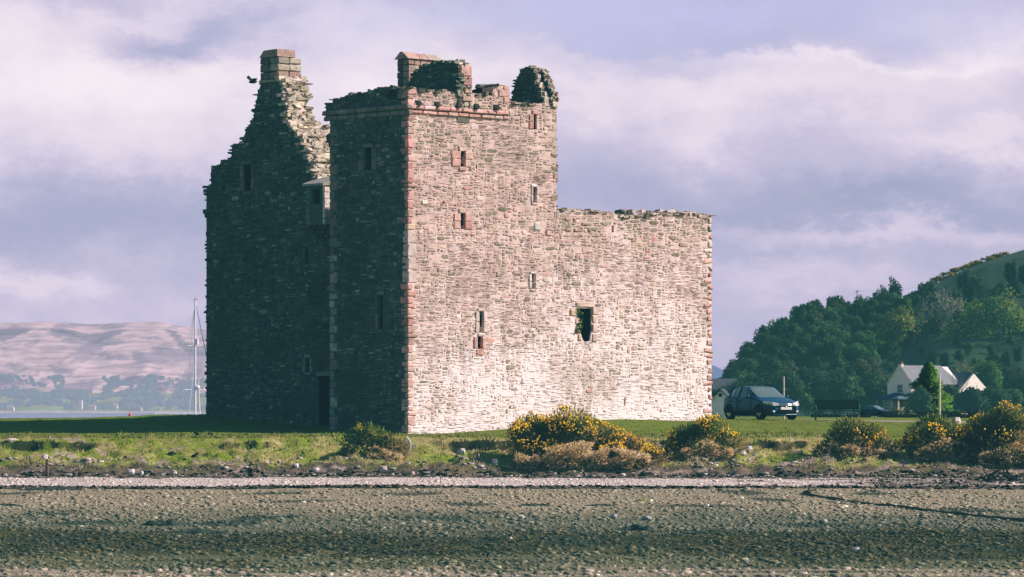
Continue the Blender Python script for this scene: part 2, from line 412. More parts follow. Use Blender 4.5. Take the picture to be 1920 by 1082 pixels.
def zone(X,Y):
    n=nz(X*.25,Y*.10,2); m=nz(X*1.1,Y*.5,3); q=nz(X*3.,Y*1.6,5); px=X/Y*F+960
    Ye=Yedge(X); Yf=Yfoot(X)
    if Y>Ye:
        g=mixc(GRS,(.15,.175,.035),.5+.5*n); g=mixc(g,DRY,max(0,min(.5,.15+m*.5))*max(0,1-(Y-Ye)/3))
        if Y>168 and px>1300: 
            # pale gravel of the car park and the shore road
            k=sstep(169,172,Y)*(1-sstep(232,245,Y)); g=mixc(g,(.36,.31,.27),k*(.75 if n>-.25 else .3))
            k=sstep(420,430,Y)*(1-sstep(470,480,Y)); g=mixc(g,(.12,.12,.12),k)
        return g
    if Y>Yf+.3:
        t=(Y-Yf)/(Ye-Yf); s=.30+.9*m+.7*q+.25*sstep(600,900,px)
        g=mixc((.215,.29,.04),(.45,.38,.18),min(1,max(0,s)))
        e=nz(X*.55,Y*.8,11)+.6*q
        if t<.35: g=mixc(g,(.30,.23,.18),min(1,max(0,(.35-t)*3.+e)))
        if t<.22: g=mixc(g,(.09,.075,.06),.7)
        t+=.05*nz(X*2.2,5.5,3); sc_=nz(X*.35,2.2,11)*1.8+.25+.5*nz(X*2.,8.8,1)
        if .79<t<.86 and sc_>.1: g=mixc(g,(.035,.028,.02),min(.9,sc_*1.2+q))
        if e>.42: g=mixc(g,(.42,.34,.29),.7)
        return g
    y2=Y+.65*m+.35*q+.5*n
    if Y>136.9+.9*m+.4*q: return mixc(WR,(.24,.19,.155),min(1,max(0,.35+q*1.6)))
    if y2>131.8:
        k=0
        if px>1540: k=min(.9,sstep(1540,1700,px)*(.6+m))
        if px>1380: k=max(k,sstep(.15,.3,nz(X*.6,Y*1.1,21))*.8)
        return mixc(SH,WR,k)
    if y2>129.3: return mixc(WR,(.16,.14,.10),max(0,q))
    y3=Y+6*n+2.5*m
    stops=[(60,GG),(75,mixc(TAN,GG,.4)),(77.5,mixc(TAN,GG,.25)),(79.5,GG),(83.5,GG),(87,BW),(95,BW),(100,GR),(107,GR),(117,TAN),(130,TAN)]
    ys=[a for a,_ in stops]
    c=tuple(float(np.interp(y3,ys,[s[1][k] for s in stops])) for k in range(3))
    if 84<y3<98: c=mixc(c,(.095,.085,.03),max(0,min(.8,m*2.2+.1)))
    p=nz(X*.35,Y*.22,31)
    if p>.32 and Y>88: c=mixc(c,(.05,.06,.04),min(.8,(p-.32)*7))
    # streaks of dry sand close to the water
    s=nz(X*.10,Y*1.4,41)
    if Y<80 and s>.05: c=mixc(c,(.42,.35,.28),min(.8,s*3))
    return c
cols=sorted(set([-9000,-7000,-5000,-4000,-3000,-2400,-1800,-1400,-1000,-700,-500,-350,-250,-150]+list(range(-80,2010,6))+[2080,2160,2300,2500,2800,3200,3800,4600,5600,7000,9000,12000]))
rows=[25,40,50,58,64,68]+[70+.5*i for i in range(60)]+[100+.45*i for i in range(60)]+[127+.2*i for i in range(50)]+[137+.1*i for i in range(90)]+[146+.35*i for i in range(70)]
r_=170.8
while r_<400: rows.append(r_); r_*=1.02
while r_<40000: rows.append(r_); r_*=1.12
V=[];C=[]
for Yv in rows:
    for p in cols:
        Xv=(p-960)/F*max(Yv,120)
        V.append((Xv,Yv,gz(Xv,Yv))); C.append(zone(Xv,Yv))
nc=len(cols); idx=np.arange(len(V)).reshape(len(rows),nc)
Fq=np.stack([idx[:-1,:-1],idx[:-1,1:],idx[1:,1:],idx[1:,:-1]],-1).reshape(-1,4)
t=NT('shore_and_turf'); c=t.col(); tcx=t.n('ShaderNodeTexCoord').outputs['Object']
f1=t.noise(9,5,.75,tcx); f2=t.noise(1.1,4,.6,tcx); f3=t.noise(28,3,.7,tcx)
c=t.mix(1.,c,t.ramp(f1,[(.32,.62),(.68,1.32)]),'MULTIPLY'); c=t.mix(1.,c,t.ramp(f2,[(.3,.7),(.7,1.25)]),'MULTIPLY')
c=t.mix(1.,c,t.ramp(f3,[(.35,.75),(.65,1.22)]),'MULTIPLY')
t.base(c); t.bump(t.math('ADD',f1,f3),.8,.06); t.set(Roughness=.95,Specular_IOR_Level=.1)
M['ground']=t.m
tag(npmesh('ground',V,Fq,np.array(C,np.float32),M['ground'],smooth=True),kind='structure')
# the loch: one sheet of water below the shore
t=NT('loch_water'); t.base((.10,.16,.26)); t.set(Roughness=.25,Specular_IOR_Level=.5)
tcx=t.n('ShaderNodeTexCoord').outputs['Object']
t.bump(t.noise(.5,4,.6,tcx,stretch=(.3,1,1)),.6,.25)
V=[];W2=[]
m=MB(); yy=[-200,20,60,100,170,300,600,1200,2500,5000,7600,20000,50000]; xx=[-30000,-9000,-3000,-1000,-300,-100,0,100,300,1000,3000,9000,30000]
vs_=[(a,b,-3.6) for b in yy for a in xx]; fs_=[]
for j in range(len(yy)-1):
    for i in range(len(xx)-1):
        a=j*len(xx)+i; fs_.append((a,a+1,a+1+len(xx),a+len(xx)))
m.add(vs_,fs_,(.1,.15,.2)); tag(m.build('sea_water',t.m),kind='structure')
# ---------------------------------------------------------------- pebbles (stuff)
def pebbles(name,N,yr,size,colf,label,cat,seed,flat=.55,xr=(-60,2250)):
    r=np.random.RandomState(seed); N=int(N*1.15)
    base=np.array([[-1,-1,-.6],[1,-1,-.6],[-1,1,-.6],[1,1,-.6],[-.7,-.7,.7],[.7,-.7,.7],[-.7,.7,.7],[.7,.7,.7]],float)*.5
    V=[];C=[];n=0
    Yr=r.uniform(yr[0],yr[1],N); Pr=r.uniform(xr[0],xr[1],N)
    Vs=np.zeros((N,8,3)); Cs=np.zeros((N,8,3)); ok=np.zeros(N,bool)
    for i in range(N):
        Yv=Yr[i]; Xv=(Pr[i]-960)/F*Yv
        q=colf(Xv,Yv,r)
        if q is None: continue
        col,k=q; s=size*(.5+r.exponential(.6))*k; s=min(s,size*3.2)
        v=base*(1+r.uniform(-.25,.25,(8,3)))*np.array([s*r.uniform(.8,1.5),s,s*flat])
        a=r.uniform(0,6.3); ca,sa=math.cos(a),math.sin(a)
        x=v[:,0]*ca-v[:,1]*sa; y=v[:,0]*sa+v[:,1]*ca
        Vs[i,:,0]=x+Xv; Vs[i,:,1]=y+Yv; Vs[i,:,2]=v[:,2]+gz(Xv,Yv)+s*flat*.15
        Cs[i]=col; ok[i]=True
    Vs=Vs[ok]; Cs=Cs[ok]; n=len(Vs)
    Fb=np.array(BOXF); Fq=(Fb[None]+(np.arange(n)*8)[:,None,None]).reshape(-1,4)
    o=npmesh(name,Vs.reshape(-1,3),Fq,Cs.reshape(-1,3),M['rock'])
    return tag(o,label,cat,kind='stuff')
def pc(X,Y,r):
    z=zone(X,Y); b=sum(z)/3
    k=r.uniform(.65,1.3) if r.rand()>.02 else r.uniform(1.6,3.0)
    c=tuple(min(.8,x*k+.02) for x in z)
    if 84<Y<98 and r.rand()<.4: return None
    return c,(1. if Y<129 else .7)
pebbles('beach_pebbles',34000,(70,129),.055,pc,'grey and tan pebbles strewn over the tidal beach','pebbles',5)
pebbles('shingle',11000,(131.2,138.2),.05,pc,'pale shingle ridge along the top of the beach','shingle',6)
def pc2(X,Y,r):
    if r.rand()<.5: return None
    v=r.uniform(.3,1.); return (.55*v,.50*v,.47*v),1.
pebbles('bank_stones',1900,(137.8,141.0),.07,pc2,'loose pale stones along the foot of the grassy bank','stones',7)
def pc3(X,Y,r):
    if nz(X*.35,Y*.5,77)<.22 or Y>141.8: return None
    v=r.uniform(.4,1.); return (.58*v,.50*v,.46*v),1.1
pebbles('bank_rubble',3000,(139.5,143),.08,pc3,'tumbled pale rubble showing in the eroded bank','rubble',8)
# seaweed: low tufts and strings of weed
def weed(name,N,yr,cf,label,cat,seed,h=.05,wd=.14,dens=None,xr=(-30,1960)):
    r=np.random.RandomState(seed); Vl=[];Cl=[]
    for i in range(N):
        Yv=r.uniform(*yr); Xv=(r.uniform(*xr)-960)/F*Yv
        if dens and not dens(Xv,Yv,r): continue
        z=gz(Xv,Yv)-.01; c=np.array(cf(Xv,Yv,r)); 
        a=r.uniform(0,3.14); w_=wd*r.uniform(.4,1.5); hh=h*r.uniform(.4,1.6); lx=math.cos(a)*w_; ly=math.sin(a)*w_*.6
        tip=np.array([Xv+r.uniform(-.5,.5)*w_,Yv+r.uniform(-.5,.5)*w_,z+hh])
        p=np.array([[Xv-lx,Yv-ly,z],[Xv+lx*.2,Yv-ly-.05,z],tip,[Xv+lx,Yv+ly,z],[Xv-.2*lx,Yv+ly+.05,z]])
        Vl.append(p); Cl.append(np.repeat(c[None],5,0)*np.array([1,1,1.5,1,1])[:,None])
    n=len(Vl); b=np.array([[0,1,2],[1,3,2],[3,4,2],[4,0,2]])
    Fq=(b[None]+(np.arange(n)*5)[:,None,None]).reshape(-1,3)
    return tag(upnormals(npmesh(name,np.concatenate(Vl),Fq,np.concatenate(Cl),M['plain'])),label,cat,kind='stuff')
def wcol(X,Y,r):
    a=r.rand(); b=nz(X*.6,Y*.4,51)
    c=mixc((.042,.040,.024),(.13,.10,.036),min(1,max(0,a*.8+b*.8)))
    return c
def wd1(X,Y,r):
    return nz(X*.22,Y*.25,61)+.5*nz(X*.8,Y*.7,62)+(.35 if 85<Y<98 else -.1)>r.uniform(-.1,.4)
weed('seaweed',42000,(80,101),wcol,'brown and olive seaweed lying across the lower beach','seaweed',12,.020,.10,wd1)
def wd2(X,Y,r):
    px=X/Y*F+960; y2=Y+.45*nz(X*1.1,Y*.5,3)+.5*nz(X*.25,Y*.10,2)
    if Y<132.5: return 129.4<y2<131.8
    return Y>137.7 or (px>1500 and r.rand()<sstep(1500,1750,px)*.8*(nz(X*.7,Y,63)>-.1))
weed('seaweed_wrack',9000,(129,139.4),lambda X,Y,r:mixc((.045,.036,.028),(.17,.13,.09),r.rand()**2),'dark lines of dried wrack along the shingle','seaweed',13,.05,.13,wd2)
# grass tufts on the bank and along its lip
def gcol(X,Y,r):
    g=zone(X,Y); k=r.uniform(.6,1.5)
    if r.rand()<.16: g=mixc(g,(.40,.33,.18),.7)
    return tuple(x*k for x in g)
def gblades(name,N,yr,label,cat,seed,h,dens=None,xr=(-30,1960)):
    r=np.random.RandomState(seed); Vl=[];Cl=[]
    for i in range(N):
        Yv=r.uniform(*yr); Xv=(r.uniform(*xr)-960)/F*Yv
        Yf=Yfoot(Xv)
        if Yv<Yf+.6: continue
        if dens and not dens(Xv,Yv,r): continue
        z=gz(Xv,Yv)-.015; c=np.array(gcol(Xv,Yv,r))
        hh=h*r.uniform(.5,1.5)*(.6+1.8*max(0,nz(Xv*2.1,Yv*2.1,3))); w_=.02*r.uniform(.6,1.6); a=r.uniform(-.8,.8); lean=r.uniform(-.6,.6)*hh
        p=np.array([[Xv-w_,Yv,z],[Xv+w_,Yv+a*w_,z],[Xv+lean,Yv-abs(lean)*.5,z+hh]])
        Vl.append(p); Cl.append(np.repeat(c[None],3,0)*np.array([.55,.55,1.1])[:,None])
    n=len(Vl); Fq=np.arange(n*3).reshape(-1,3)
    return tag(upnormals(npmesh(name,np.concatenate(Vl),Fq,np.concatenate(Cl),M['plain'])),label,cat,kind='stuff')
gblades('bank_grass',46000,(139.5,146.5),'rough green and straw coloured grass on the bank','grass',21,.09)
gblades('lawn_grass',26000,(145.5,172),'short green turf around the castle','grass',22,.035)
# ------------------------------------------------------------------ castle
AX,AY=-3.884,148.0; PHI=math.atan2(.681,.732); CU,SU=math.cos(PHI),math.sin(PHI)
R=random.Random(5)
def onplane_u(u0):                       # wall lying in local y-z at x=u0: photograph -> (v,z)
    def f(px,py):
        k=(px-960)/F; ax=AX+CU*u0; ay=AY+SU*u0
        v=(ax-k*ay)/(SU+k*CU); return (v,(HY-py)/F*(ay+CU*v))
    return f
def onplane_v(v0):                       # wall lying in local x-z at y=v0: photograph -> (u,z)
    def f(px,py):
        k=(px-960)/F; ax=AX-SU*v0; ay=AY+CU*v0
        u=(k*ay-ax)/(CU-k*SU); return (u,(HY-py)/F*(ay+SU*u))
    return f
LIT=onplane_v(0.); DRK=onplane_u(0.); S0=2.0; GAB=onplane_u(S0)
castle=empty('castle_ruin',(AX,AY,0),PHI,'ruined grey rubble tower house with a jagged gable, standing on the turf by the shore','castle')
lit_f=lambda s,d,z:(s,d,z)
drk_f=lambda s,d,z:(d,s,z)
gab_f=lambda s,d,z:(S0+d,s,z)
MORT=(.74,.615,.585); HOLE_SHADE=(.008,.009,.009,0.); MORT_SHADE=(.16,.165,.14)  # near-black paints the shade inside openings; last tone is mortar darkened for shade
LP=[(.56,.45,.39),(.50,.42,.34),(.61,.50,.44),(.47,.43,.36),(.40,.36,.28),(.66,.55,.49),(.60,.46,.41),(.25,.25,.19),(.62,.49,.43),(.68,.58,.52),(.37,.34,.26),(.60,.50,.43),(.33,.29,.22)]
SHADE_PAL=[(.17,.18,.145),(.11,.13,.105),(.24,.24,.19),(.14,.165,.14),(.20,.19,.155),(.09,.11,.095),(.32,.32,.27),(.22,.155,.125)]  # stone tones darkened: shade of the sunless walls put into the colour
RP=[(.58,.34,.29),(.62,.39,.34),(.50,.28,.245),(.58,.41,.345),(.55,.35,.31)]; RC=[(.42,.27,.23),(.36,.24,.20),(.46,.32,.27),(.40,.33,.27),(.33,.28,.22)]
def prism(mb,outline,holes,frame,d0,d1,col):
    loops=[[Vector((x,z,0)) for x,z in outline]]+[[Vector((x,z,0)) for x,z in h] for h in holes]
    tris=tessellate_polygon(loops); flat=[p for l in loops for p in l]
    front=[frame(p.x,d0,p.y) for p in flat]; back=[frame(p.x,d1,p.y) for p in flat]; n=len(flat)
    fs=[tuple(t) for t in tris]+[tuple(i+n for i in t) for t in tris]
    b=0
    for l in loops:
        k=len(l)
        for i in range(k): fs.append((b+i,b+(i+1)%k,b+(i+1)%k+n,b+i+n))
        b+=k
    mb.add(front+back,fs,col)
def rough_line(pts,step=.16,amp=.05,seed=0):
    r=random.Random(seed); out=[]
    for (a,b) in zip(pts,pts[1:]):
        L=math.hypot(b[0]-a[0],b[1]-a[1]); k=max(1,int(L/step))
        for i in range(k):
            t=i/k; q=0 if (i==0) else amp
            out.append((a[0]+(b[0]-a[0])*t+r.uniform(-q,q),a[1]+(b[1]-a[1])*t+r.uniform(-q,q)))
    out.append(pts[-1]); return out
def facing(dest,frame,inside,s0,s1,z0,z1,pal,cw=.095,ch=.052,relief=.028,seed=1,slate=None,gap=.011,skip=.035,rim=.62):
    """random rubble: irregular stones packed on a warped grid; dest(s,z)->mesh builder or None"""
    r=random.Random(seed); nw=int((s1-s0)/cw)+1; nh=int((z1-z0)/ch)+1
    occ=bytearray(nw*nh)
    for j in range(nh):
        i=0
        while i<nw:
            if occ[j*nw+i]: i+=1; continue
            thin=nz(i*cw*.5+seed,j*ch*.7,2.)      # bands of thin slaty courses
            q=r.random()
            if thin>.17: w,h=r.choice((3,4,5,6,4)),1
            elif q<.13: w,h=r.choice((3,4,5,6)),r.choice((3,3,4))
            elif q<.50: w,h=r.choice((2,3,4,5)),2
            elif q<.58: w,h=2,r.choice((2,3))
            else: w,h=r.choice((1,2,3,4)),1
            w=min(w,nw-i); h=min(h,nh-j)
            k=1
            while k<w and not occ[j*nw+i+k]: k+=1
            w=k
            while h>1 and any(occ[(j+h-1)*nw+i+a] for a in range(w)): h-=1
            for b in range(h):
                for a in range(w): occ[(j+b)*nw+i+a]=1
            sc_=s0+(i+w/2)*cw; zc=z0+(j+h/2)*ch
            W2=w*cw/2-gap; H2=h*ch/2-gap*.8
            i+=w
            def warp(s,z):
                return s+.05*nz(s*1.1,z*1.3,seed)+.02*nz(s*5,z*5,seed+3), z+.075*nz(s*.55,z*.8,seed+7)+.030*nz(s*2.1,z*2.4,seed+9)
            cs,cz=warp(sc_,zc)
            if not inside(cs,cz,W2,H2): continue
            mb=dest(cs,cz)
            if mb is None: continue
            q=r.random()
            if q<skip: continue
            col=pal(cs,cz,r); al=r.choice((0.,0.,.12,.3,.6,1.))
            rl=relief*r.uniform(.25,1.25); tilt=r.uniform(-.35,.25)*rl; tlt2=r.uniform(-.3,.3)*rl
            pts=[(-1,-.42),(-.62,-.95),(.6,-.97),(1,-.45),(1,.42),(.6,.96),(-.62,.95),(-1,.45)]
            jj=[(x*(1+r.uniform(-.16,.06)),y*(1+r.uniform(-.22,.10))) for x,y in pts]
            vs=[];cc=[]
            ro=tuple(x*rim for x in col)
            for (x,y) in jj:
                a,b=warp(sc_+x*W2,zc+y*H2); vs.append(frame(a,.02,b)); cc.append((*ro,al))
            for (x,y) in jj:
                a,b=warp(sc_+x*(W2-.012),zc+y*(H2-.008)); vs.append(frame(a,-rl*.75+tilt*y*.5+tlt2*x,b)); cc.append((*col,al))
            for (x,y) in jj:
                a,b=warp(sc_+x*W2*.5,zc+y*H2*.45); vs.append(frame(a,-rl-tilt*.2,b)); cc.append((*[min(.8,v*1.08) for v in col],al))
            fs=[(k,(k+1)%8,8+(k+1)%8,8+k) for k in range(8)]+[(8+k,8+(k+1)%8,16+(k+1)%8,16+k) for k in range(8)]+[tuple(range(16,24))]
            mb.add(vs,fs,cc)
def rubble(mb,line,frame,d0,d1,pal,step=.13,dstep=.22,size=(.30,.26,.085),seed=1,out=.02,dens=1.):
    """loose flat stones bedded along a broken wall head or edge"""
    r=random.Random(seed)
    for (a,b) in zip(line,line[1:]):
        L=math.hypot(b[0]-a[0],b[1]-a[1]); k=max(1,int(L/step))
        for i in range(k):
            t=(i+r.random())/k; x=a[0]+(b[0]-a[0])*t; z=a[1]+(b[1]-a[1])*t
            d=d0+r.uniform(0,dstep)
            while d<d1:
                if r.random()<dens:
                    w=size[0]*r.uniform(.5,1.5); hh=size[2]*r.uniform(.5,1.5)
                    if r.random()<.28: w*=.7; hh*=1.9
                    dd=size[1]*r.uniform(.6,1.4)
                    p=frame(x+r.uniform(-.05,.05),d,z+r.uniform(-.05,.03)+out)
                    q1=frame(1,0,0); q0=frame(0,0,0); ax=abs(q1[0]-q0[0])>.5
                    sz=(w,dd,hh) if ax else (dd,w,hh)
                    jbox(mb,p,sz,pal(x,z,r),.14,(r.uniform(-.12,.12),r.uniform(-.12,.12),r.uniform(-.35,.35)),r=r)
                d+=dstep*r.uniform(.7,1.4)
def rect(f,x0,y0,x1,y1):
    a=f(x0,y1); b=f(x1,y0); s0,s1=min(a[0],b[0]),max(a[0],b[0]); m=f((x0+x1)/2,(y0+y1)/2)
    za=f((x0+x1)/2,y1)[1]; zb=f((x0+x1)/2,y0)[1]
    return (s0,za,s1,zb)
def rpoly(q,j=0.,r=R):
    s0,z0,s1,z1=q
    p=[(s0,z0),((s0+s1)/2,z0),(s1,z0),(s1,(z0+z1)/2),(s1,z1),((s0+s1)/2,z1),(s0,z1),(s0,(z0+z1)/2)]
    return [(a+r.uniform(-j,j),b+r.uniform(-j,j)) for a,b in p]
litpal=lambda s,z,r: vary(r.choice(RP) if r.random()<.03 else r.choice(LP),.22,r)
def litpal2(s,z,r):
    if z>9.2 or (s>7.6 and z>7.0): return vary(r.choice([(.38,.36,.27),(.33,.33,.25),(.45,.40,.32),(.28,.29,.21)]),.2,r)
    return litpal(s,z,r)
drkpal=lambda s,z,r: vary(r.choice(SHADE_PAL),.28,r)
toplit=lambda s,z,r: vary(r.choice([(.50,.44,.36),(.42,.38,.30),(.56,.50,.42),(.34,.32,.25)]),.25,r)  # paler tones, with the sunlight on the stones put into the colour
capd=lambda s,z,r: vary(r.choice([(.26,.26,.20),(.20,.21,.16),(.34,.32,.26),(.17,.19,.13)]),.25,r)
# outlines -------------------------------------------------------------
UR=LIT(1043,300)[0]; UE=LIT(1334,600)[0]
ttop=[LIT(*p) for p in [(767,165),(787,168),(828,171),(874,176),(924,178),(925,163),(934,160),(946,162),(954,168),(955,193),(985,194.5),(1010,195),(1043,194)]]
ttop[0]=(0.,ttop[0][1]); ttop[-1]=(UR,ttop[-1][1])
ttopr=rough_line(ttop,.2,.035,3)
tow_out=[(0,-1.8)]+ttopr+[(UR,-1.8)]
wtop=[LIT(*p) for p in [(1043,396),(1052,394),(1085,394),(1094,397),(1112,395.5),(1150,399),(1158,404),(1176,405),(1207,404),(1223,401),(1265,401),(1300,402),(1334,404)]]
wtop[0]=(UR,wtop[0][1]); wtop[-1]=(UE,wtop[-1][1]); wtopr=rough_line(wtop,.2,.03,4)
win_out=[(UR,-1.8)]+wtopr+[(UE,-1.8)]
holes_t={'a':rect(LIT,863,284,871.5,313),'b':rect(LIT,1000.5,215,1006.5,243),'c':rect(LIT,863.3,400,871.2,430),'d':rect(LIT,999,351,1005,380),
         'e':rect(LIT,996.3,514,1002.5,542),'f':rect(LIT,898.3,584,906,624),'g':rect(LIT,895,631.5,903.5,654)}
holes_w={'h':rect(LIT,1083,578,1110,640),'i':rect(LIT,1146.5,423,1151.5,436)}
big=holes_w['h']
s0,z0,s1,z1=big; hh=z1-z0; ww=s1-s0
bigpoly=[(s0+ww*.42,z0),(s0+ww*.62,z0-.03),(s1-ww*.12,z0+.02),(s1-ww*.07,z0+hh*.2),(s1+.03,z0+hh*.4),(s1-.03,z0+hh*.55),(s1+.0,z0+hh*.75),(s1-.02,z1),(s0+ww*.02,z1),(s0+ww*.1,z0+hh*.72),(s0+ww*.22,z0+hh*.5),(s0+ww*.18,z0+hh*.36),(s0+ww*.24,z0+hh*.18)]
dtop=[DRK(*p) for p in [(766,165),(752,167),(744,168),(740,165.5),(710,166),(698,169),(686,172.5),(670,175),(653,179),(649,184),(624,184.5),(623,195),(611,197)]]
dtop[0]=(0,dtop[0][1]); VJ=DRK(620,500)[0]; VP=dtop[-1][0]; zc=11.08
dside=[(VP,dtop[-1][1]-.25),(VP,11.25),(VJ+.05,zc)]
dtop_r=rough_line(dtop,.2,.03,6)
drk_out=[(1.2,-1.8),(VJ,-1.8)]+[(VJ,zc-.02)]+dside[::-1]+dtop_r[::-1]
drk_out=[p for p in drk_out if p[0]>=1.2]+[(1.2,DRK(730,166)[1])]
holes_d={'a':rect(DRK,684,277,697,319),'b':rect(DRK,709.5,554,718,617)}
gp=[(589,330),(577,298),(563,267),(556,250),(549,247),(542,235),(539,222),(535,210),(531,196),(529.5,186),(529,166),(528,149),(521,147),(491,146),(488,149),(488,161),(483,175),(481,189),(477,205),(475,221),(470,234),(463,238),(461,247),(456,258),(452.5,268),(435,271),(434,299),(414,301),(412,309),(397,312),(395,330),(396,344),(388,352),(386.5,360),(386.5,397)]
gtop=[GAB(*p) for p in gp]
VL=GAB(387,600)[0]
gtop_r=rough_line(gtop,.22,.035,8)
gstart=[(4.3,-1.8),(4.3,6.4),GAB(612,352),GAB(607,343),GAB(597,334)]
gab_out=gstart+gtop_r+[(VL,GAB(387,400)[1]),(VL,-1.8)]
holes_g={'a':rect(GAB,457,309,471,358),'b':rect(GAB,572.5,463,579,495),'c':rect(GAB,573.5,672,581,699),'d':rect(GAB,415,347,422,357),'door':rect(GAB,597,705,624,788)}
holes_g['door']=(holes_g['door'][0],-.9,holes_g['door'][2],holes_g['door'][3])
# sunlit wall of tower and wing -----------------------------------------
tw=MB(); ww_=MB(); dw=MB(); gw=MB()
prism(tw,tow_out,[rpoly(h,.012) for h in holes_t.values()],lit_f,0,.62,MORT)
prism(tw,[(a,b-.05) for a,b in tow_out],[],lit_f,.60,1.2,HOLE_SHADE)
prism(ww_,win_out,[bigpoly,rpoly(holes_w['i'],.01)],lit_f,0,1.0,MORT)
prism(ww_,[(a,b-.05) for a,b in win_out],[],lit_f,.98,1.6,HOLE_SHADE)
surr={}   # window surrounds keep facing stones away
def clear(holes,m=.0):
    hs=[(h[0]-m,h[1]-m,h[2]+m,h[3]+m) for h in holes]
    def f(s,z,w,h):
        for a in hs:
            if s+w>a[0] and s-w<a[2] and z+h>a[1] and z-h<a[3]: return True
        return False
    return f
hl=clear([h for k,h in holes_t.items()]+[holes_w['i'],(big[0]-.12,big[1],big[2]+.02,big[3])],.015)
lit_all=[(0,-1.8)]+ttopr+[(UR,wtop[0][1])]+wtopr+[(UE,-1.8)]
strz=[LIT(768,213)[1],LIT(768,198)[1]]
def in_lit(s,z,w,h):
    if hl(s,z,w,h): return False
    if s<.22 or s>UE-.12: return False
    if abs(s-UR)<w and z>wtop[0][1]+.1 and s+w>UR+.06: return False
    return pip(s,z+h*.6,lit_all)
facing(lambda s,z: tw if s<UR else ww_, lit_f, in_lit, .0,UE,-1.3,12.4,litpal2,relief=.026,seed=3,gap=.015,skip=.14,rim=.80)
rubble(tw,ttopr,lit_f,.0,1.15,capd,seed=4,step=.17,size=(.28,.24,.06),out=.0)
rubble(ww_,wtopr,lit_f,.0,1.5,lambda s,z,r:vary(r.choice([(.5,.46,.42),(.36,.35,.29),(.42,.38,.31)]),.25,r),seed=5,step=.16,size=(.32,.28,.06),out=.0)
rubble(ww_,[LIT(1190,402),LIT(1330,403)],lit_f,.5,1.5,lambda s,z,r:vary(r.choice([(.62,.58,.58),(.5,.48,.46),(.2,.2,.17)]),.2,r),seed=15,step=.16,size=(.45,.35,.10),out=.05)
# ragged right edge of the tower above the wing
rubble(tw,[(UR-.08,wtop[0][1]),(UR-.08,ttop[-1][1])],lit_f,.05,1.1,litpal2,seed=6,step=.09,size=(.3,.2,.075),out=0)
# shaded tower wall -------------------------------------------------------
prism(dw,drk_out,[rpoly(h,.015) for h in holes_d.values()],drk_f,0,.7,MORT_SHADE)
prism(dw,[(a,b-.05) for a,b in drk_out],[],drk_f,.68,1.3,HOLE_SHADE)
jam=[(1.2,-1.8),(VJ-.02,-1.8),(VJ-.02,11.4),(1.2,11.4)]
prism(dw,jam,[],drk_f,1.28,3.4,MORT_SHADE)
hd=clear(holes_d.values(),.02)
drk_poly=[(-.1,-1.8),(VJ,-1.8),(VJ,zc)]+dside[::-1]+dtop_r[::-1]+[(-.1,dtop[0][1])]
def in_drk(s,z,w,h):
    if hd(s,z,w,h) or s<.2 or (s>VJ-.1 and z<zc): return False
    return pip(s,z+h*.6,drk_poly)
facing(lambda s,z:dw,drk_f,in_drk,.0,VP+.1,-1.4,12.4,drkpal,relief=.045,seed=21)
rubble(dw,dtop_r[::-1],drk_f,.0,1.25,capd,seed=22,step=.16,size=(.28,.24,.06),out=0)
# gable ---------------------------------------------------------------------
prism(gw,gab_out,[rpoly(h,.015) for h in holes_g.values()],gab_f,0,.6,MORT_SHADE)
prism(gw,[(a,b-.04) for a,b in gab_out],[],gab_f,.58,1.15,HOLE_SHADE)
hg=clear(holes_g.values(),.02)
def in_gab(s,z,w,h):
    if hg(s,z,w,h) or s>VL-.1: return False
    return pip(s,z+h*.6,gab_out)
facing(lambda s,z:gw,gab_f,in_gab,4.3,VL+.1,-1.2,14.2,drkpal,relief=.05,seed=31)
def raklit(s,z,r): return vary(r.choice([(.68,.60,.49),(.60,.54,.43),(.74,.66,.55),(.52,.46,.36),(.62,.52,.43)]),.22,r)  # rake stones made paler: sunlight painted into their colour
rr=[p for p in gtop_r if p[1]<GAB(529,150)[1]+.1 and p[0]<GAB(529,200)[0]+.4]
rubble(gw,gstart[2:]+rr,gab_f,.05,1.2,raklit,seed=32,step=.055,dstep=.22,size=(.30,.34,.095),out=0)
lf=[p for p in gtop_r if p[0]>GAB(500,200)[0]]
rubble(gw,lf,gab_f,.05,1.1,capd,seed=33,step=.13,dstep=.28,size=(.20,.32,.07),out=0)
rubble(gw,[(VL-.08,GAB(387,400)[1]),(VL-.08,-1.2)],gab_f,.06,1.1,drkpal,seed=34,step=.10,size=(.12,.3,.08),out=0)
# build walls
def part(name,mb,mat,label=None,parent=None):
    o=mb.build(name,mat,parent or castle)
    if label: o['label']=label
    return o
def shade_liner(mb,hole,frame,d1,poly=None):  # near-black skin that paints shade into the opening
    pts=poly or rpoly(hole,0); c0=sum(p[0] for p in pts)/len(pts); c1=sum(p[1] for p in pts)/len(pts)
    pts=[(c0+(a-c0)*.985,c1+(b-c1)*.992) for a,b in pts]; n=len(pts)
    mb.add([frame(a,.09,b) for a,b in pts]+[frame(a,d1-.01,b) for a,b in pts],[(i,(i+1)%n,(i+1)%n+n,i+n) for i in range(n)]+[tuple(range(n,2*n))],HOLE_SHADE)
for h in holes_t.values(): shade_liner(tw,h,lit_f,.6)
shade_liner(ww_,holes_w['i'],lit_f,.9); shade_liner(ww_,big,lit_f,.97,bigpoly)
for h in holes_d.values(): shade_liner(dw,h,drk_f,.68)
for h in holes_g.values(): shade_liner(gw,h,gab_f,.58)
prism(dw,[(.02,-1.8),(1.25,-1.8),(1.25,11.7),(.02,11.7)],[],drk_f,-.006,.0-.001,MORT_SHADE)  # thin sheet painting the shade tone over pale mortar at the corner
o_t=part('tower_wall',tw,M['lit'],'sunlit pale rubble wall of the tower')
o_w=part('wing_wall',ww_,M['lit'],'sunlit pale rubble wall of the lower wing')
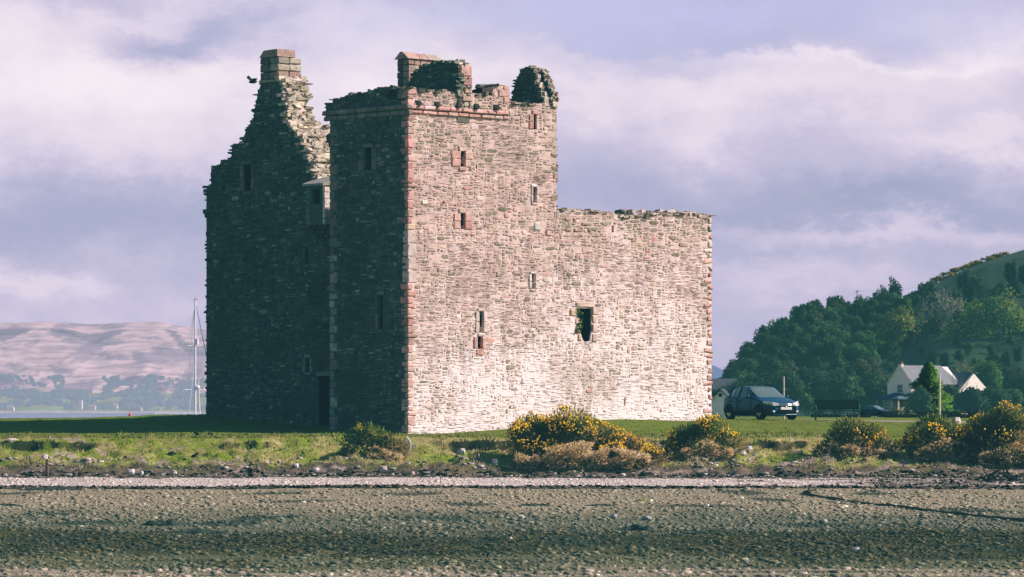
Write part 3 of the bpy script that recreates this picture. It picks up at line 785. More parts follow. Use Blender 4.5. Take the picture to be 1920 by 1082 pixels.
o_d=part('tower_side_wall',dw,M['stone'],'shaded rubble side of the tower')
o_g=part('gable_wall',gw,M['stone'],'tall shaded gable with a jagged outline')
# walls beyond, seen over the heads and from the side
bk=MB()
zw=wtop[-1][1]
prism(bk,[(1.6,-1.8),(12.9,-1.8)]+rough_line([(12.9,5.2),(11,6.4),(9,zw-.9),(6,zw-.5),(3,zw-.2),(1.6,zw-.1)],.3,.05,9),[],lambda s,d,z:(UE-1.3+d,s,z),0,1.27,MORT_SHADE)
part('end_wall',bk,M['stone'])
bk=MB()
prism(bk,[(3.2,-1.8),(UE,-1.8)]+rough_line([(UE,5.2),(12,5.8),(9,5.0),(6,7.0),(4.5,9.0),(3.2,9.6)],.3,.06,10),[],lambda s,d,z:(s,VL-1.2+d,z),0,1.2,MORT_SHADE)
part('rear_wall',bk,M['stone'])
# fragment standing behind the gable, catching the sun
P9=onplane_v(9.6)
fr=MB(); line=rough_line([P9(566,238),P9(577,226),P9(590,231),P9(603,233),P9(612,238),P9(620,240),P9(630,250)],.2,.05,11)
u_a,u_b=line[0][0],line[-1][0]
prism(fr,[(u_a,5.)]+line+[(u_b,5.)],[],lambda s,d,z:(s,9.6+d,z),0,.9,MORT)
facing(lambda s,z:fr,lambda s,d,z:(s,9.6+d,z),lambda s,z,w,h:pip(s,z,[(u_a,5.)]+line+[(u_b,5.)]),u_a,u_b,7,12,lambda s,z,r:raklit(s,z,r),seed=35)
rubble(fr,line,lambda s,d,z:(s,9.6+d,z),.0,.8,raklit,seed=36)
# ragged dark hollow beside it
part('inner_wall',fr,M['stone'],'sunlit stub of inner wall behind the gable')
fr=MB(); P7=onplane_u(3.6)
hl_=[P7(*p) for p in [(600,330),(604,268),(609,256),(616,250),(627,247),(640,330)]]
vmin=min(p[0] for p in hl_)
prism(fr,hl_,[],lambda s,d,z:(3.6+d,s,z),0,.5,MORT_SHADE)
facing(lambda s,z:fr,lambda s,d,z:(3.6+d,s,z),lambda s,z,w,h:pip(s,z,hl_),vmin,max(p[0] for p in hl_),8,12,drkpal,seed=37)
part('broken_vault',fr,M['stone'],'dark stump of masonry beside the gable')
# quoins --------------------------------------------------------------------
q=MB(); z=-1.3; k=0
zt=ttop[0][1]
while z<zt-.1:
    py=HY-z*50.2
    if 446<py<536: h=.5; c=vary((.55,.46,.41),.06); a,b=.42,.3; rim=.97
    else:
        h=R.uniform(.17,.38); a,b=((.36,.18) if (k+(R.random()<.2))%2 else (.21,.36)); a*=R.uniform(.7,1.3)
        c=vary(R.choice(RP*2+RC[:3]+[(.56,.48,.42)]),.16); rim=.7
        if 425<py<446: c=(.66,.50,.34)
        if py>650: c=mixc(c,(.62,.46,.40),.45)
    h=min(h,zt-z); pr=.036 if not(446<py<536) else .03
    if 340<py<360 or 535<py<640: pr=R.uniform(.05,.085); h*=.8; h=min(h,zt-z)
    cbox(q,(-pr,-pr,z+.008),(a,b,z+h-.008),c,b=.03,jit=.012,rim=rim); z+=h; k+=1
part('corner_quoins',q,M['sand'],'red sandstone quoins up the near corner of the tower')
q=MB(); z=-1.2
while z<wtop[-1][1]-.06:
    h=R.uniform(.19,.33); py=HY-z*46.7
    red=(py>515) or R.random()<.4; c=vary(R.choice(RP),.15) if red else vary(R.choice(LP),.1)
    a=R.choice((.22,.3,.22,.5)); h=min(h,wtop[-1][1]-z)
    cbox(q,(UE-a,-.05,z+.012),(UE+.05+R.uniform(0,.03),.35,z+h-.012),c,b=.07,jit=.015,rim=.7); z+=h
part('corner_quoins',q,M['sand'],'rounded red quoins up the far right corner of the wing')
q=MB(); z=-1.0; k=0
while z<zc-.05:
    h=R.uniform(.26,.42); h=min(h,zc-z); c=vary(R.choice([(.36,.36,.32),(.27,.28,.25),(.32,.31,.27),(.30,.24,.21)]),.18)
    if z>5.8: c=vary(R.choice([(.24,.17,.15),(.2,.2,.17),(.27,.2,.17)]),.15)
    a=.42 if k%2 else .25
    cbox(q,(-.055,VJ-a,z+.01),(.3,VJ+.03,z+h-.01),c,b=.03,jit=.012); z+=h; k+=1
part('corner_quoins',q,M['sand'],'grey quoins up the left corner of the tower side')
# string course and parapet spouts
q=MB()
ue=LIT(952,210)[0]
for (za,zb,pr,off) in ((11.10,11.25,.09,.0),(11.275,11.42,.15,.3)):
    s=-.02+off*.0
    while s<ue:
        L=R.uniform(.42,.75); e=min(s+L,ue+off*.3)
        c=vary(R.choice(RP+[(.70,.58,.54)]),.15)
        cbox(q,(s,-pr,za),(e-.01,.12,zb),c,b=.035,jit=.006); s+=L
part('string_course',q,M['sand'],'double red string course below the sunlit parapet')
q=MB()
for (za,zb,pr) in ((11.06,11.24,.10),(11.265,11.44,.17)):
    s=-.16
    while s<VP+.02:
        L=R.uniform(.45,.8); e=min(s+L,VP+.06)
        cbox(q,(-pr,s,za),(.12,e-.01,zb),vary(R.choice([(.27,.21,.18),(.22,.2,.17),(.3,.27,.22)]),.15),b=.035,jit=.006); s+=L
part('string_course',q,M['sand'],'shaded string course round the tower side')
for px,py in ((783,195.5),(819,197.5),(858,199),(892,201.5),(929,203)):
    u,z=LIT(px,py); q=MB()
    cbox(q,(u-.07,-.30,z-.04),(u+.07,.05,z+.05),vary((.30,.26,.21),.1),b=.02,jit=.01)
    cbox(q,(u-.12,-.035,z-.07),(u+.16,.05,z+.14),(.03,.03,.028),b=.02,jit=.01,rim=1.)  # near-black block paints the dark hole and shadow round the spout
    part('parapet_spout',q,M['sand'])
# window surrounds ------------------------------------------------------------
def window(frame_l,hole,pal,name='window_surround',jw=.2,lint=.16,sill=.14,left=True,right=True,top=True,bot=True,lip=.045,courses=2,label=None):
    q=MB(); s0,z0,s1,z1=hole; g=.008
    hh=(z1-z0)/courses
    for k in range(courses):
        za,zb=z0+k*hh,z0+(k+1)*hh
        if left:
            w=jw*R.uniform(.75,1.35); cbox(q,(s0-w,-lip,za+g),(s0,.10,zb-g),vary(R.choice(pal),.1),b=.02,T=frame_l,jit=.008)
        if right:
            w=jw*R.uniform(.75,1.35); cbox(q,(s1,-lip,za+g),(s1+w,.10,zb-g),vary(R.choice(pal),.1),b=.02,T=frame_l,jit=.008)
    if top: cbox(q,(s0-.09,-lip-.006,z1+g*.5),(s1+.09,.5,z1+lint),vary(R.choice(pal),.1),b=.02,T=frame_l,jit=.01)
    if bot: cbox(q,(s0-.07,-lip-.006,z0-sill),(s1+.07,.5,z0-g*.5),vary(R.choice(pal),.1),b=.02,T=frame_l,jit=.01)
    return part(name,q,M['sand'],label)
PAL_R=RP; PAL_W=[(.66,.56,.53),(.60,.50,.46)]; PAL_D=[(.20,.16,.14),(.24,.2,.17),(.17,.16,.14)]; PAL_G=[(.34,.33,.27),(.28,.29,.24)]
window(lit_f,holes_t['a'],PAL_R,jw=.36,label='broad red surround of the upper left slit')
window(lit_f,holes_t['b'],PAL_R,jw=.22,right=False,bot=False)
window(lit_f,holes_t['c'],PAL_R,jw=.27,bot=False)
for k in 'de': window(lit_f,holes_t[k],PAL_W,jw=.13,lint=.1,sill=.08)
window(lit_f,holes_t['f'],PAL_W,jw=.16,lint=.12,sill=.13)
window(lit_f,holes_t['g'],PAL_R,jw=.16,top=False,sill=.24,courses=1)
window(drk_f,holes_d['a'],PAL_D,jw=.28)
window(drk_f,holes_d['b'],PAL_D,jw=.2,left=False)
window(gab_f,holes_g['a'],PAL_D,jw=.2); window(gab_f,holes_g['b'],PAL_D,jw=.12)
window(gab_f,holes_g['c'],PAL_G,jw=.18,lint=.16,sill=.10)
s0,z0,s1,z1=holes_g['door']
window(gab_f,holes_g['door'],PAL_G,'door_surround',jw=.2,lint=.18,right=False,bot=False,left=True,courses=6,label='pale stones beside the dark doorway')
# large window: lintel, broken left jamb with ivy
s0,z0,s1,z1=big; q=MB()
cbox(q,(s0-.12,-.05,z1),(s1+.14,.5,z1+.24),(.60,.48,.41),b=.05,T=lit_f,jit=.02)
for k,(a,w) in enumerate(((.0,.24),(.28,.3),(.55,.26),(.8,.36))):
    cbox(q,(s1+.0,-.045,z0+a*(z1-z0)),(s1+w,.12,z0+(a+.24)*(z1-z0)),vary((.58,.45,.38),.1),b=.03,T=lit_f,jit=.015)
for k,(a,w,o) in enumerate(((.0,.22,-.25),(.25,.2,-.12),(.5,.2,-.1),(.76,.36,.06))):
    cbox(q,(s0-w-o*.9-.02,-.045,z0+a*(z1-z0)),(s0-o*.9,.3,z0+(a+.22)*(z1-z0)),vary((.60,.43,.33),.12),b=.04,T=lit_f,jit=.02)
part('window_surround',q,M['sand'],'broken stone surround of the large window')
iv=MB(); r=random.Random(3)
for i in range(260):
    a=r.random(); x=s0+ww*(.02+.12*math.sin(a*3)+r.uniform(-.16,.16)); zz=z0+hh*(.25+.75*a)
    d=r.uniform(-.10,.06); s=.05*r.uniform(.5,1.4)
    p=Vector(lit_f(x,d,zz)); e1=Vector((r.uniform(-1,1),r.uniform(-1,1),r.uniform(-1,1))).normalized()*s; e2=Vector((r.uniform(-1,1),r.uniform(-1,1),r.uniform(-1,1))).normalized()*s
    iv.add([tuple(p-e1),tuple(p+e2),tuple(p+e1),tuple(p-e2)],[(0,1,2,3)],vary((.16,.21,.05),.35,r))
ivy=part('plant',iv,M['plain']); ivy.parent=None; ivy.matrix_world=castle.matrix_basis if False else Matrix.Translation((AX,AY,0))@Matrix.Rotation(PHI,4,'Z'); ivy.name='ivy'
tag(ivy,'small green plant growing in the broken left side of the large wing window','plant')
# reused stones scattered in the sunlit face
r=random.Random(8)
for (px,py,w,h,c) in [(1029,437,.3,.22,RP[1]),(1172,752,.12,.36,RP[1]),(1104,733,.3,.12,RP[0]),(800,216,.2,.14,RP[1]),(866,279,.34,.1,(.72,.55,.38)),(852,300,.2,.2,RP[1]),(968,512,.32,.1,RP[1]),(1007,424,.35,.28,(.62,.60,.55)),
      (832,379,.09,.14,RP[0]),(796,380,.35,.17,(.72,.66,.58)),(1063,411,.28,.16,(.40,.25,.21)),(1078,412,.2,.14,(.40,.25,.21)),(1096,420,.3,.14,(.42,.26,.22)),(1065,430,.26,.14,(.40,.28,.22)),(1081,431,.3,.13,(.42,.26,.22)),(1098,421,.22,.14,(.36,.25,.21)),(1106,431,.2,.14,(.36,.24,.2))]:
    q=MB(); u,z=LIT(px,py); cbox(q,(u-w/2,-.045,z-h/2),(u+w/2,.1,z+h/2),vary(c,.08,r),b=.03,jit=.02,r=r); part('dressed_stone',q,M['sand'])
# corbelled ledge high on the left corner of the gable
q=MB(); a=GAB(425,398); b=GAB(386,398); v=a[0]
while v<b[0]+.04:
    e=min(v+R.uniform(.25,.4),b[0]+.06); cbox(q,(S0-.14,v,a[1]-.02),(S0+.1,e-.01,a[1]+.16),vary((.12,.12,.10),.2),b=.03,jit=.01)
    cbox(q,(S0-.07,v,a[1]-.18),(S0+.1,e-.01,a[1]-.03),vary((.10,.10,.09),.2),b=.03,jit=.01); v=e
part('corbel_ledge',q,M['sand'])
# boxed machicolation over the door
P14=onplane_u(S0-.62); q=MB()
a=P14(609,421); b=P14(575,421); zt_=P14(590,348)[1]; zb_=a[1]; va,vb=a[0],b[0]
hw=(P14(600,354)[0],P14(600,382)[1],P14(586,354)[0],P14(600,354)[1])
prism(q,[(va,zb_),(vb,zb_),(vb,zt_),(va,zt_)],[rpoly(hw)],lambda s,d,z:(S0-.62+d,s,z),0,.16,(.13,.14,.125)); cbox(q,(S0-.44,va+.19,zb_+.12),(S0-.03,vb-.19,zt_-.05),HOLE_SHADE,b=.01)  # near-black block inside paints the shade behind the window
for (lo,hi,c) in (((S0-.46,va,zb_),(S0-.02,va+.18,zt_),(.70,.62,.56)),((S0-.46,vb-.18,zb_),(S0-.02,vb,zt_),(.2,.2,.18)),((S0-.44,va+.2,zb_),(S0-.02,vb-.2,zb_+.1),(.15,.15,.13))):  # sunward side coloured pale, other sides dark: light put into the colour
    cbox(q,lo,hi,c,b=.015,jit=.004)
z=zb_; 
while z<zt_-.05:
    h=min(R.uniform(.2,.34),zt_-z); cbox(q,(S0-.66,va-.025,z+.006),(S0-.0,va+.1,z+h-.006),vary((.72,.64,.58),.08),b=.02,jit=.006); 
    cbox(q,(S0-.65,vb-.22,z+.006),(S0-.5,vb+.015,z+h-.006),vary((.2,.2,.18),.15),b=.02,jit=.006); z+=h
mch=part('box_machicolation',q,M['sand'],'small boxed stone bay with a window high over the door')
q=MB(); 
prism(q,[(S0-.78,zt_-.02),(S0-.78,zt_+.07),(S0+.02,zt_+.36),(S0+.02,zt_)],[],lambda s,d,z:(s,d,z),va-.08,vb+.1,(.36,.34,.30))
part('roof_slab',q,M['sand'],parent=mch)
for k in range(4):
    q=MB(); v=va+.08+k*(vb-va-.16)/3
    for j,(pr,zz) in enumerate(((.6,zb_-.16),(.42,zb_-.32),(.24,zb_-.48))):
        cbox(q,(S0-pr,v-.09,zz),(S0+.05,v+.09,zz+.155),vary((.16,.13,.11),.2),b=.03,jit=.01)
    part('corbel',q,M['sand'],parent=mch)
# chimney on the gable peak --------------------------------------------------
q=MB(); vr=GAB(522,130)[0]; vl=GAB(491,130)[0]; z0=GAB(510,147)[1]; z1=GAB(510,107)[1]; z2=GAB(510,93)[1]
z=z0-.05; k=0
while z<z1-.05:
    h=min(.31,z1-z)
    for (ua,ub) in ((S0-.06,S0+.52),(S0+.53,S0+1.16)):
        tall=1 if ua<S0+.3 else .0
        pass
        c=vary(R.choice(RC+[(.40,.36,.29)]),.25)
        cbox(q,(ua,vr-.05,z+.008),(ub+(.09 if k%2 and tall else 0),vr+.5,z+h-.008),c,b=.04,jit=.022)
        cbox(q,(ua,vr+.51,z+.008),(ub,vl+.03,z+h-.008),vary((.22,.18,.15),.2),b=.025,jit=.012)
    z+=h; k+=1
prism(q,[(vr-.05,z1),(vl+.06,z1),(vl-.22,z2-.02),(vr-.03,z2)],[],lambda s,d,z:(S0-.09+d,s,z),0,.92,(.38,.27,.22))
cbox(q,(S0-.1,vr-.10,z0-.16),(S0+1.2,vl+.08,z0-.05),(.40,.34,.27),b=.03)
part('chimney',q,M['sand'],'red sandstone chimney on the peak of the gable')
# cap house stub and chimney over the tower ----------------------------------------
us=2.47; PS=onplane_u(us); fS=lambda s,d,z:(us+d,s,z)
pts=rough_line([PS(*p) for p in [(767,166),(768,150),(773,145),(780,135),(792,126),(812,120),(838,118),(850,118.5),(856,123),(857,140),(858,180)]],.14,.035,41)
q=MB(); poly=pts+[(pts[-1][0],10.9),(pts[0][0],10.9)]
prism(q,poly,[],fS,0,.62,MORT_SHADE)
facing(lambda s,z:q,fS,lambda s,z,w,h:pip(s,z,poly),pts[-1][0],pts[0][0],11.,13.6,drkpal,seed=42,relief=.05)
rubble(q,pts,fS,.0,.62,capd,seed=43,step=.07,size=(.17,.22,.085))
vf=min(p[0] for p in pts)
fQ=lambda s,d,z:(s,vf+d,z)
facing(lambda s,z:q,fQ,lambda s,z,w,h:True,us,us+.62,11.3,13.1,toplit,seed=44)
for (a,za,zb) in ((.1,12.65,13.08),(.25,12.3,12.62),(.3,12.0,12.28),(.2,11.7,11.98)):
    cbox(q,(us+a,vf-.07,za),(us+.68,vf+.2,zb),vary(RP[1] if za>12.6 else R.choice(RP+LP),.1),b=.03,jit=.015)
part('cap_house_stub',q,M['stone'],'broken dark wall of the cap house with a red block at its right end')
q=MB(); uc,vc=2.6,2.94; zb=11.3
for k in range(9):
    za=11.3+k*.245
    for j in range(5):
        a=uc+j*.31; c=vary(R.choice(RC) if j in (0,4) or k>6 else R.choice(LP+[(.36,.32,.24)]),.25)
        w=.31+(.08 if (j==0 and k%2) else 0)
        cbox(q,(a,vc-.02-(.012 if j in(0,4) else 0),za+.005),(a+w-.008,vc+.32,za+.24),c,b=.02,jit=.01)
    cbox(q,(uc-.02,vc+.33,za+.005),(uc+.5,vc+.62,za+.24),vary((.2,.14,.12),.15),b=.02,jit=.01)
    cbox(q,(uc+.51,vc+.33,za+.005),(uc+1.55,vc+.62,za+.24),vary((.2,.16,.12),.15),b=.02,jit=.01)
z1=11.3+9*.245
prism(q,[(vc-.10,z1),(vc+.72,z1),(vc+.60,z1+.08),(vc+.38,z1+.27),(vc+.24,z1+.27),(vc-.02,z1+.08)],[],lambda s,d,z:(uc-.09+d,s,z),0,.62,RC[2])
prism(q,[(vc-.10,z1),(vc+.72,z1),(vc+.60,z1+.08),(vc+.38,z1+.24),(vc+.24,z1+.24),(vc-.02,z1+.08)],[],lambda s,d,z:(uc+.56+d,s,z),0,.42,RC[0])
prism(q,[(vc-.10,z1),(vc+.72,z1),(vc+.60,z1+.08),(vc+.38,z1+.25),(vc+.24,z1+.25),(vc-.02,z1+.08)],[],lambda s,d,z:(uc+1.01+d,s,z),0,.62,RC[3])
cbox(q,(uc-.12,vc-.12,12.30),(uc+.62,vc+.72,12.42),(.48,.29,.24),b=.03)
cbox(q,(uc-.06,vc-.06,12.18),(uc+.6,vc+.68,12.29),(.42,.26,.22),b=.03)
part('chimney',q,M['sand'],'squat red chimney with sloped coping above the tower')
# gable fragment at the right end of the tower
for (ub,th,pp,sd) in ((7.06,.30,[(950,196),(957,191),(961,180),(964,165),(969,147),(975,137),(979,130),(987,126),(994,124),(999,128),(1003,140),(1005,152),(1012,165),(1016,180),(1021,188),(1025,197)],51),
                   (7.42,.26,[(985,196),(995,150),(1003,137),(1009,131),(1015,131.5),(1019,142),(1025,154),(1031,170),(1036,186),(1037,197)],52)):
    Pf=onplane_u(ub); pts=rough_line([(max(.03,Pf(*p)[0]),Pf(*p)[1]) for p in pp],.12,.03,sd); pts=[(max(.03,a),b) for a,b in pts]; q=MB(); fq=lambda s,d,z,ub=ub:(ub+d,s,z)
    poly=[(pts[0][0],10.8)]+pts+[(pts[-1][0],10.8)]
    prism(q,poly,[],fq,0,th,MORT_SHADE)
    facing(lambda s,z:q,fq,lambda s,z,w,h:pip(s,z,poly),min(p[0] for p in pts),max(p[0] for p in pts),11,13.4,drkpal,seed=sd,relief=.05)
    kk=max(range(len(pts)),key=lambda i:pts[i][1])
    rubble(q,pts[kk:],fq,.0,th,toplit,seed=sd+1,step=.07,size=(.12,.2,.08),out=-.02); rubble(q,pts[:kk],fq,.0,th,capd,seed=sd+2,step=.08,size=(.12,.2,.08),out=-.03)
    if sd==52:
        for (px,py) in ((1017,134),(1023,146),(1027,155),(1031,164.5),(1037,176),(1039,186)):
            v,z=Pf(px-4,py); cbox(q,(ub+.2,v-.12,z-.09),(ub+th+.03,v+.1,z+.09),vary(R.choice(RP),.12),b=.03,jit=.015)
    part('gable_fragment',q,M['stone'])
# small merlon stones
q=MB(); u,z=LIT(925,162)
for k in range(16):
    jbox(q,(u+R.uniform(.1,.9),R.uniform(.1,.9),z+R.uniform(-.08,.08)),(.3,.3,.09),toplit(0,0,R),.15,(0,0,R.uniform(-.4,.4)))
a=LIT(947,181)[0]; 
for k,(zz,h) in enumerate(((LIT(950,193)[1],.24),(LIT(950,182)[1],.28),(LIT(950,170)[1],.16))):
    cbox(q,(a-.1-(.25 if k==1 else 0),-.05,zz),(LIT(954,181)[0],.4,zz+h),vary(RP[k],.1),b=.03,jit=.015)
part('merlon',q,M['sand'])
# flat stones inside the tower head closing the view down
q=MB(); prism(q,[(1.25,1.1),(3.3,1.1),(3.3,VJ-.1),(1.25,VJ-.1)],[],lambda s,d,z:(s,z,d),11.35,11.5,MORT_SHADE); part('wall_walk',q,M['stone'])
# ------------------------------------------------------------------ gorse and plants
def gorse(px0,px1,ytop,ybot,Yc,label,seed,flow=.5,dry=.4,top=None,brown=.25):
    r=random.Random(seed); sc_=Yc/F
    X0,X1=(px0-960)*sc_,(px1-960)*sc_; W_=X1-X0; H_=(ybot-ytop)*sc_; Xc=(X0+X1)/2
    zb=(HY-ybot)*sc_; root=empty('gorse_bush',(Xc,Yc,gz(Xc,Yc)),0,label,'gorse bush','gorse bushes along the bank')
    ox,oy,oz=Xc,Yc,gz(Xc,Yc); dp=max(1.0,min(W_*.42,1.7))
    lobes=[]
    nl=max(5,int(W_*3.2))
    for i in range(nl):
        t=(i+.5)/nl; x=X0+W_*(t+r.uniform(-.05,.05))
        hk=top(t) if top else (1-.55*abs(2*t-1)**2.2)
        zt=zb+H_*hk*r.uniform(.86,1.08); rad=min(W_*.24,H_*.30)*r.uniform(.6,1.25)
        lobes.append((x,Yc+r.uniform(-.4,.35)*dp,zt-rad*.95,rad*1.15,rad*.9))
        if r.random()<.75: lobes.append((x+r.uniform(-.3,.3),Yc-dp*r.uniform(.3,.7),zt-rad*(1.6+r.random()),rad,rad*.8))
    fo=MB(); fl=MB(); tw_=MB(); st=MB()
    for (lx,ly,lz,lr,lh) in lobes:
        n=int(900*lr*lr/.25)
        for k in range(n):
            d=Vector((r.gauss(0,1),r.gauss(0,1),r.gauss(0,1)+.25)).normalized()
            if d.y>.5 and r.random()<.6: continue
            q=r.uniform(.55,1.1) if r.random()<.8 else r.uniform(.1,.6)
            bump_=1+.22*nz(lx*3+d.x*2.4,ly+d.y*2.4,lz*3+d.z*2.4)
            p=Vector((lx+d.x*lr*q*bump_,ly+d.y*lr*.8*q,lz+d.z*lh*q*bump_))
            if p.z<zb+.05: continue
            hrel=(p.z-zb)/H_
            L=r.uniform(.07,.17)*(1.5 if (q>1. and r.random()<.25) else 1); wv=r.uniform(.010,.022)
            dr=(d+Vector((r.uniform(-.6,.6),r.uniform(-.6,.6),r.uniform(0,.9)))).normalized()
            sd=dr.cross(Vector((r.uniform(-1,1),r.uniform(-1,1),r.uniform(-1,1)))).normalized()*wv
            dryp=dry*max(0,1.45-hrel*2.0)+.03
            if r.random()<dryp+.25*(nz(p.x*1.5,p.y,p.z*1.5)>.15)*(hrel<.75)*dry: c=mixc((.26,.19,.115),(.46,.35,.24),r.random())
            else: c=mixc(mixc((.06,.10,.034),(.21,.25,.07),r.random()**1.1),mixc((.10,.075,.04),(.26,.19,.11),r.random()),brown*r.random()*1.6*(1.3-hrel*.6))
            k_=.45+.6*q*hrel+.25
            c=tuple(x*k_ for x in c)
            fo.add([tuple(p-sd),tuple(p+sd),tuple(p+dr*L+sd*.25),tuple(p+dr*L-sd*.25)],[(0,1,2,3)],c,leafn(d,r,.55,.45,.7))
            up=d.z>-.1
            clump=nz(p.x*1.5+seed,p.y*1.4,p.z*1.8)+.35*nz(p.x*4,p.y*4,p.z*4)
            if q>.84 and up and hrel>.38-.2*flow and clump>.42-flow*.62 and r.random()<.75:
                s=r.uniform(.022,.046); cc=vary(r.choice([(.80,.53,.03),(.86,.62,.05),(.72,.43,.02)]),.2,r)
                pp=p+dr*L*.8
                ell(fl,tuple(pp),(s,s,s*.9),cc,5,3)
    # bare stems and dead twigs below
    ns=int(W_*95*(.4+dry))
    for k in range(ns):
        x=X0+W_*r.uniform(.04,.96); y=Yc+r.uniform(-.95,.1)*dp; z=zb+r.uniform(-.02,.15)
        p0=Vector((x,y,z)); pts=[p0]; dr=Vector((r.uniform(-1,1),r.uniform(-.7,.2),r.uniform(.25,1.2))).normalized(); L=r.uniform(.12,.34)*min(1.3,H_)
        for j in range(3):
            dr=(dr+Vector((r.uniform(-.5,.5),r.uniform(-.4,.4),r.uniform(-.5,.3)))).normalized(); pts.append(pts[-1]+dr*L/1.5)
        c=vary(r.choice([(.44,.35,.26),(.36,.28,.20),(.55,.45,.34),(.16,.12,.085)]),.2,r); w0=r.uniform(.006,.02)
        tube(st,pts,[w0,w0*.8,w0*.6,w0*.3],c,3,False)
    for k in range(int(W_*2600*dry)):
        x=X0+W_*r.uniform(.02,.98); t=(x-X0)/W_; y=Yc-dp*r.uniform(.5,1.05); z=zb+H_*r.uniform(0,.50)*(1-.5*abs(2*t-1))
        if nz(x*2.2,y,z*3)<-.12: continue
        p=Vector((x,y,z)); dr=Vector((r.uniform(-1,1),r.uniform(-1,.3),r.uniform(-.6,.8))).normalized()*r.uniform(.05,.15); sd=dr.cross(Vector((r.random(),r.random(),r.random()))).normalized()*.014
        tw_.add([tuple(p-sd),tuple(p+sd),tuple(p+dr)],[(0,1,2)],vary(r.choice([(.68,.53,.40),(.56,.43,.31),(.34,.25,.17)]),.25,r),leafn((1.,-.5,.2),r,.4,.8,.4))
    for nm,mb,mt in (('foliage',fo,M['leaf']),('flowers',fl,M['petal']),('dead_twigs',tw_,M['leaf']),('bare_stems',st,M['plain'])):
        if not mb.v: continue
        mb.v=[(a-ox,b-oy,c-oz) for a,b,c in mb.v]; ch_=mb.build(nm,mt,root)
        if nm!='foliage': ch_['kind']='stuff'
    return root
t=NT('gorse_petals'); t.base(t.col()); t.set(Roughness=.7); t.b.inputs['Subsurface Weight'].default_value=0; M['petal']=t.m
gorse(652,758,793,876,141.6,'small green gorse bush with few flowers in front of the near corner of the castle',1,.14,.9,lambda t:.55+.45*math.sin(2.6*t+.5) if t>.1 else .35)
def tb(t):
    return float(np.interp(t,[0,.08,.2,.3,.42,.52,.62,.75,.85,.93,1],[.62,.84,.93,.88,1.0,.88,.78,.62,.62,.55,.3]))
gorse(960,1222,773,878,141.3,'widest gorse bush heavy with yellow flowers below the sunlit wall',2,.66,.85,tb,brown=.6)
gorse(1228,1300,822,868,141.8,'low dark green gorse right of the widest bush, without any flowers',7,.0,.3)
gorse(1272,1374,783,864,141.5,'compact gorse bush with a yellow top at the right corner of the castle',3,.62,.62,lambda t:float(np.interp(t,[0,.12,.35,.6,.8,1],[.7,.85,.9,1.,1.,.4])))
gorse(1540,1668,784,870,141.6,'round brownish gorse bush with few flowers in front of the green bench',4,.20,.9,lambda t:float(np.interp(t,[0,.2,.4,.55,.75,1],[.35,.78,1.,.97,.7,.3])),brown=.8)
gorse(1705,1838,772,868,141.4,'gorse bush with a bright yellow crown below the white pole',5,.55,.62,lambda t:float(np.interp(t,[0,.15,.32,.45,.6,.8,1],[.35,.7,1.,.9,.68,.62,.45])),brown=.35)
gorse(1824,1990,764,882,141.2,'tall straggly brown gorse bush at the right edge of the photograph',6,.34,.95,lambda t:float(np.interp(t,[0,.15,.35,.6,.8,1],[.55,.85,1.,.85,.8,.6])),brown=.8)
# ------------------------------------------------------------------ shore details
def stone(px,py,Y,s,c,label,fl=.6):
    X=(px-960)/F*Y; m=MB(); r=random.Random(int(px*7+py)); rock(m,(0,0,0),(s,s*.8,s*fl),vary(c,.08,r),r)
    o=m.build('stone',M['rock']); o.location=(X,Y,gz(X,Y)+s*fl*.25); return tag(o,label,'stone',)
WS=(.60,.56,.55)
for a in [(365,838,141.2,.0,WS,''),]: pass
stone(22,831,143.6,.55,(.62,.52,.48),'flat pale slab lying in the grass at the far left of the bank',.3)
stone(474,846,142.4,.42,(.40,.42,.43),'grey slab on the grassy bank left of the small gorse bush',.35)
stone(554,829+48,139.9,.32,WS,'pale stone at the foot of the bank, left of the small gorse bush',.6)
stone(592,876,139.6,.34,WS,'white stone at the foot of the bank just left of the small gorse bush',.55)
stone(718,873,139.4,.38,(.52,.42,.36),'rounded pinkish stone under the small gorse bush',.8)
stone(772,890,138.5,.3,(.55,.38,.33),'small pink boulder on the wrack line below the curved white pipe',.6)
stone(866,855,141.4,.42,WS,'pale boulder on the bank left of the widest gorse bush',.6)
stone(928,871,140.2,.34,(.58,.55,.52),'white boulder at the left foot of the widest gorse bush',.8)
stone(245,888,139.2,.38,(.66,.62,.58),'largest white stone at the foot of the left bank',.6)
stone(265,892,139.0,.24,(.66,.62,.58),'small white stone right of the largest white stone on the left bank',.6)
stone(326,888,139.0,.26,(.66,.62,.58),'upright white stone at the foot of the bank below the two lower birds',.9)
stone(1168,882,139.1,.34,(.62,.53,.46),'long pale stone below the right end of the widest gorse bush',.4)
stone(1326,948,115.5,.15,(.78,.76,.74),'small bright white stone alone on the beach',.8)
stone(1151,968,107.5,.22,(.42,.44,.43),'grey stone on the beach below the widest gorse bush',.7)
stone(1212,974,105.5,.34,(.36,.37,.36),'broad grey stone on the beach, right of a smaller grey one',.5)
stone(980,970,106.5,.17,(.50,.50,.48),'pale pebble stone near the middle of the beach',.7)
stone(1546,978,104,.2,(.46,.46,.44),'pale grey stone on the beach in front of the mooring stake',.6)
stone(1606,1033,88,.16,(.74,.73,.70),'white stone among the seaweed in the right foreground',.6)
stone(955,1014,92.5,.2,(.52,.42,.31),'tan stone among the seaweed in the middle foreground',.5)
stone(1792,787,172,.62,(.50,.45,.41),'squat pale boulder beyond the lawn between the two yellow gorse bushes',.7)
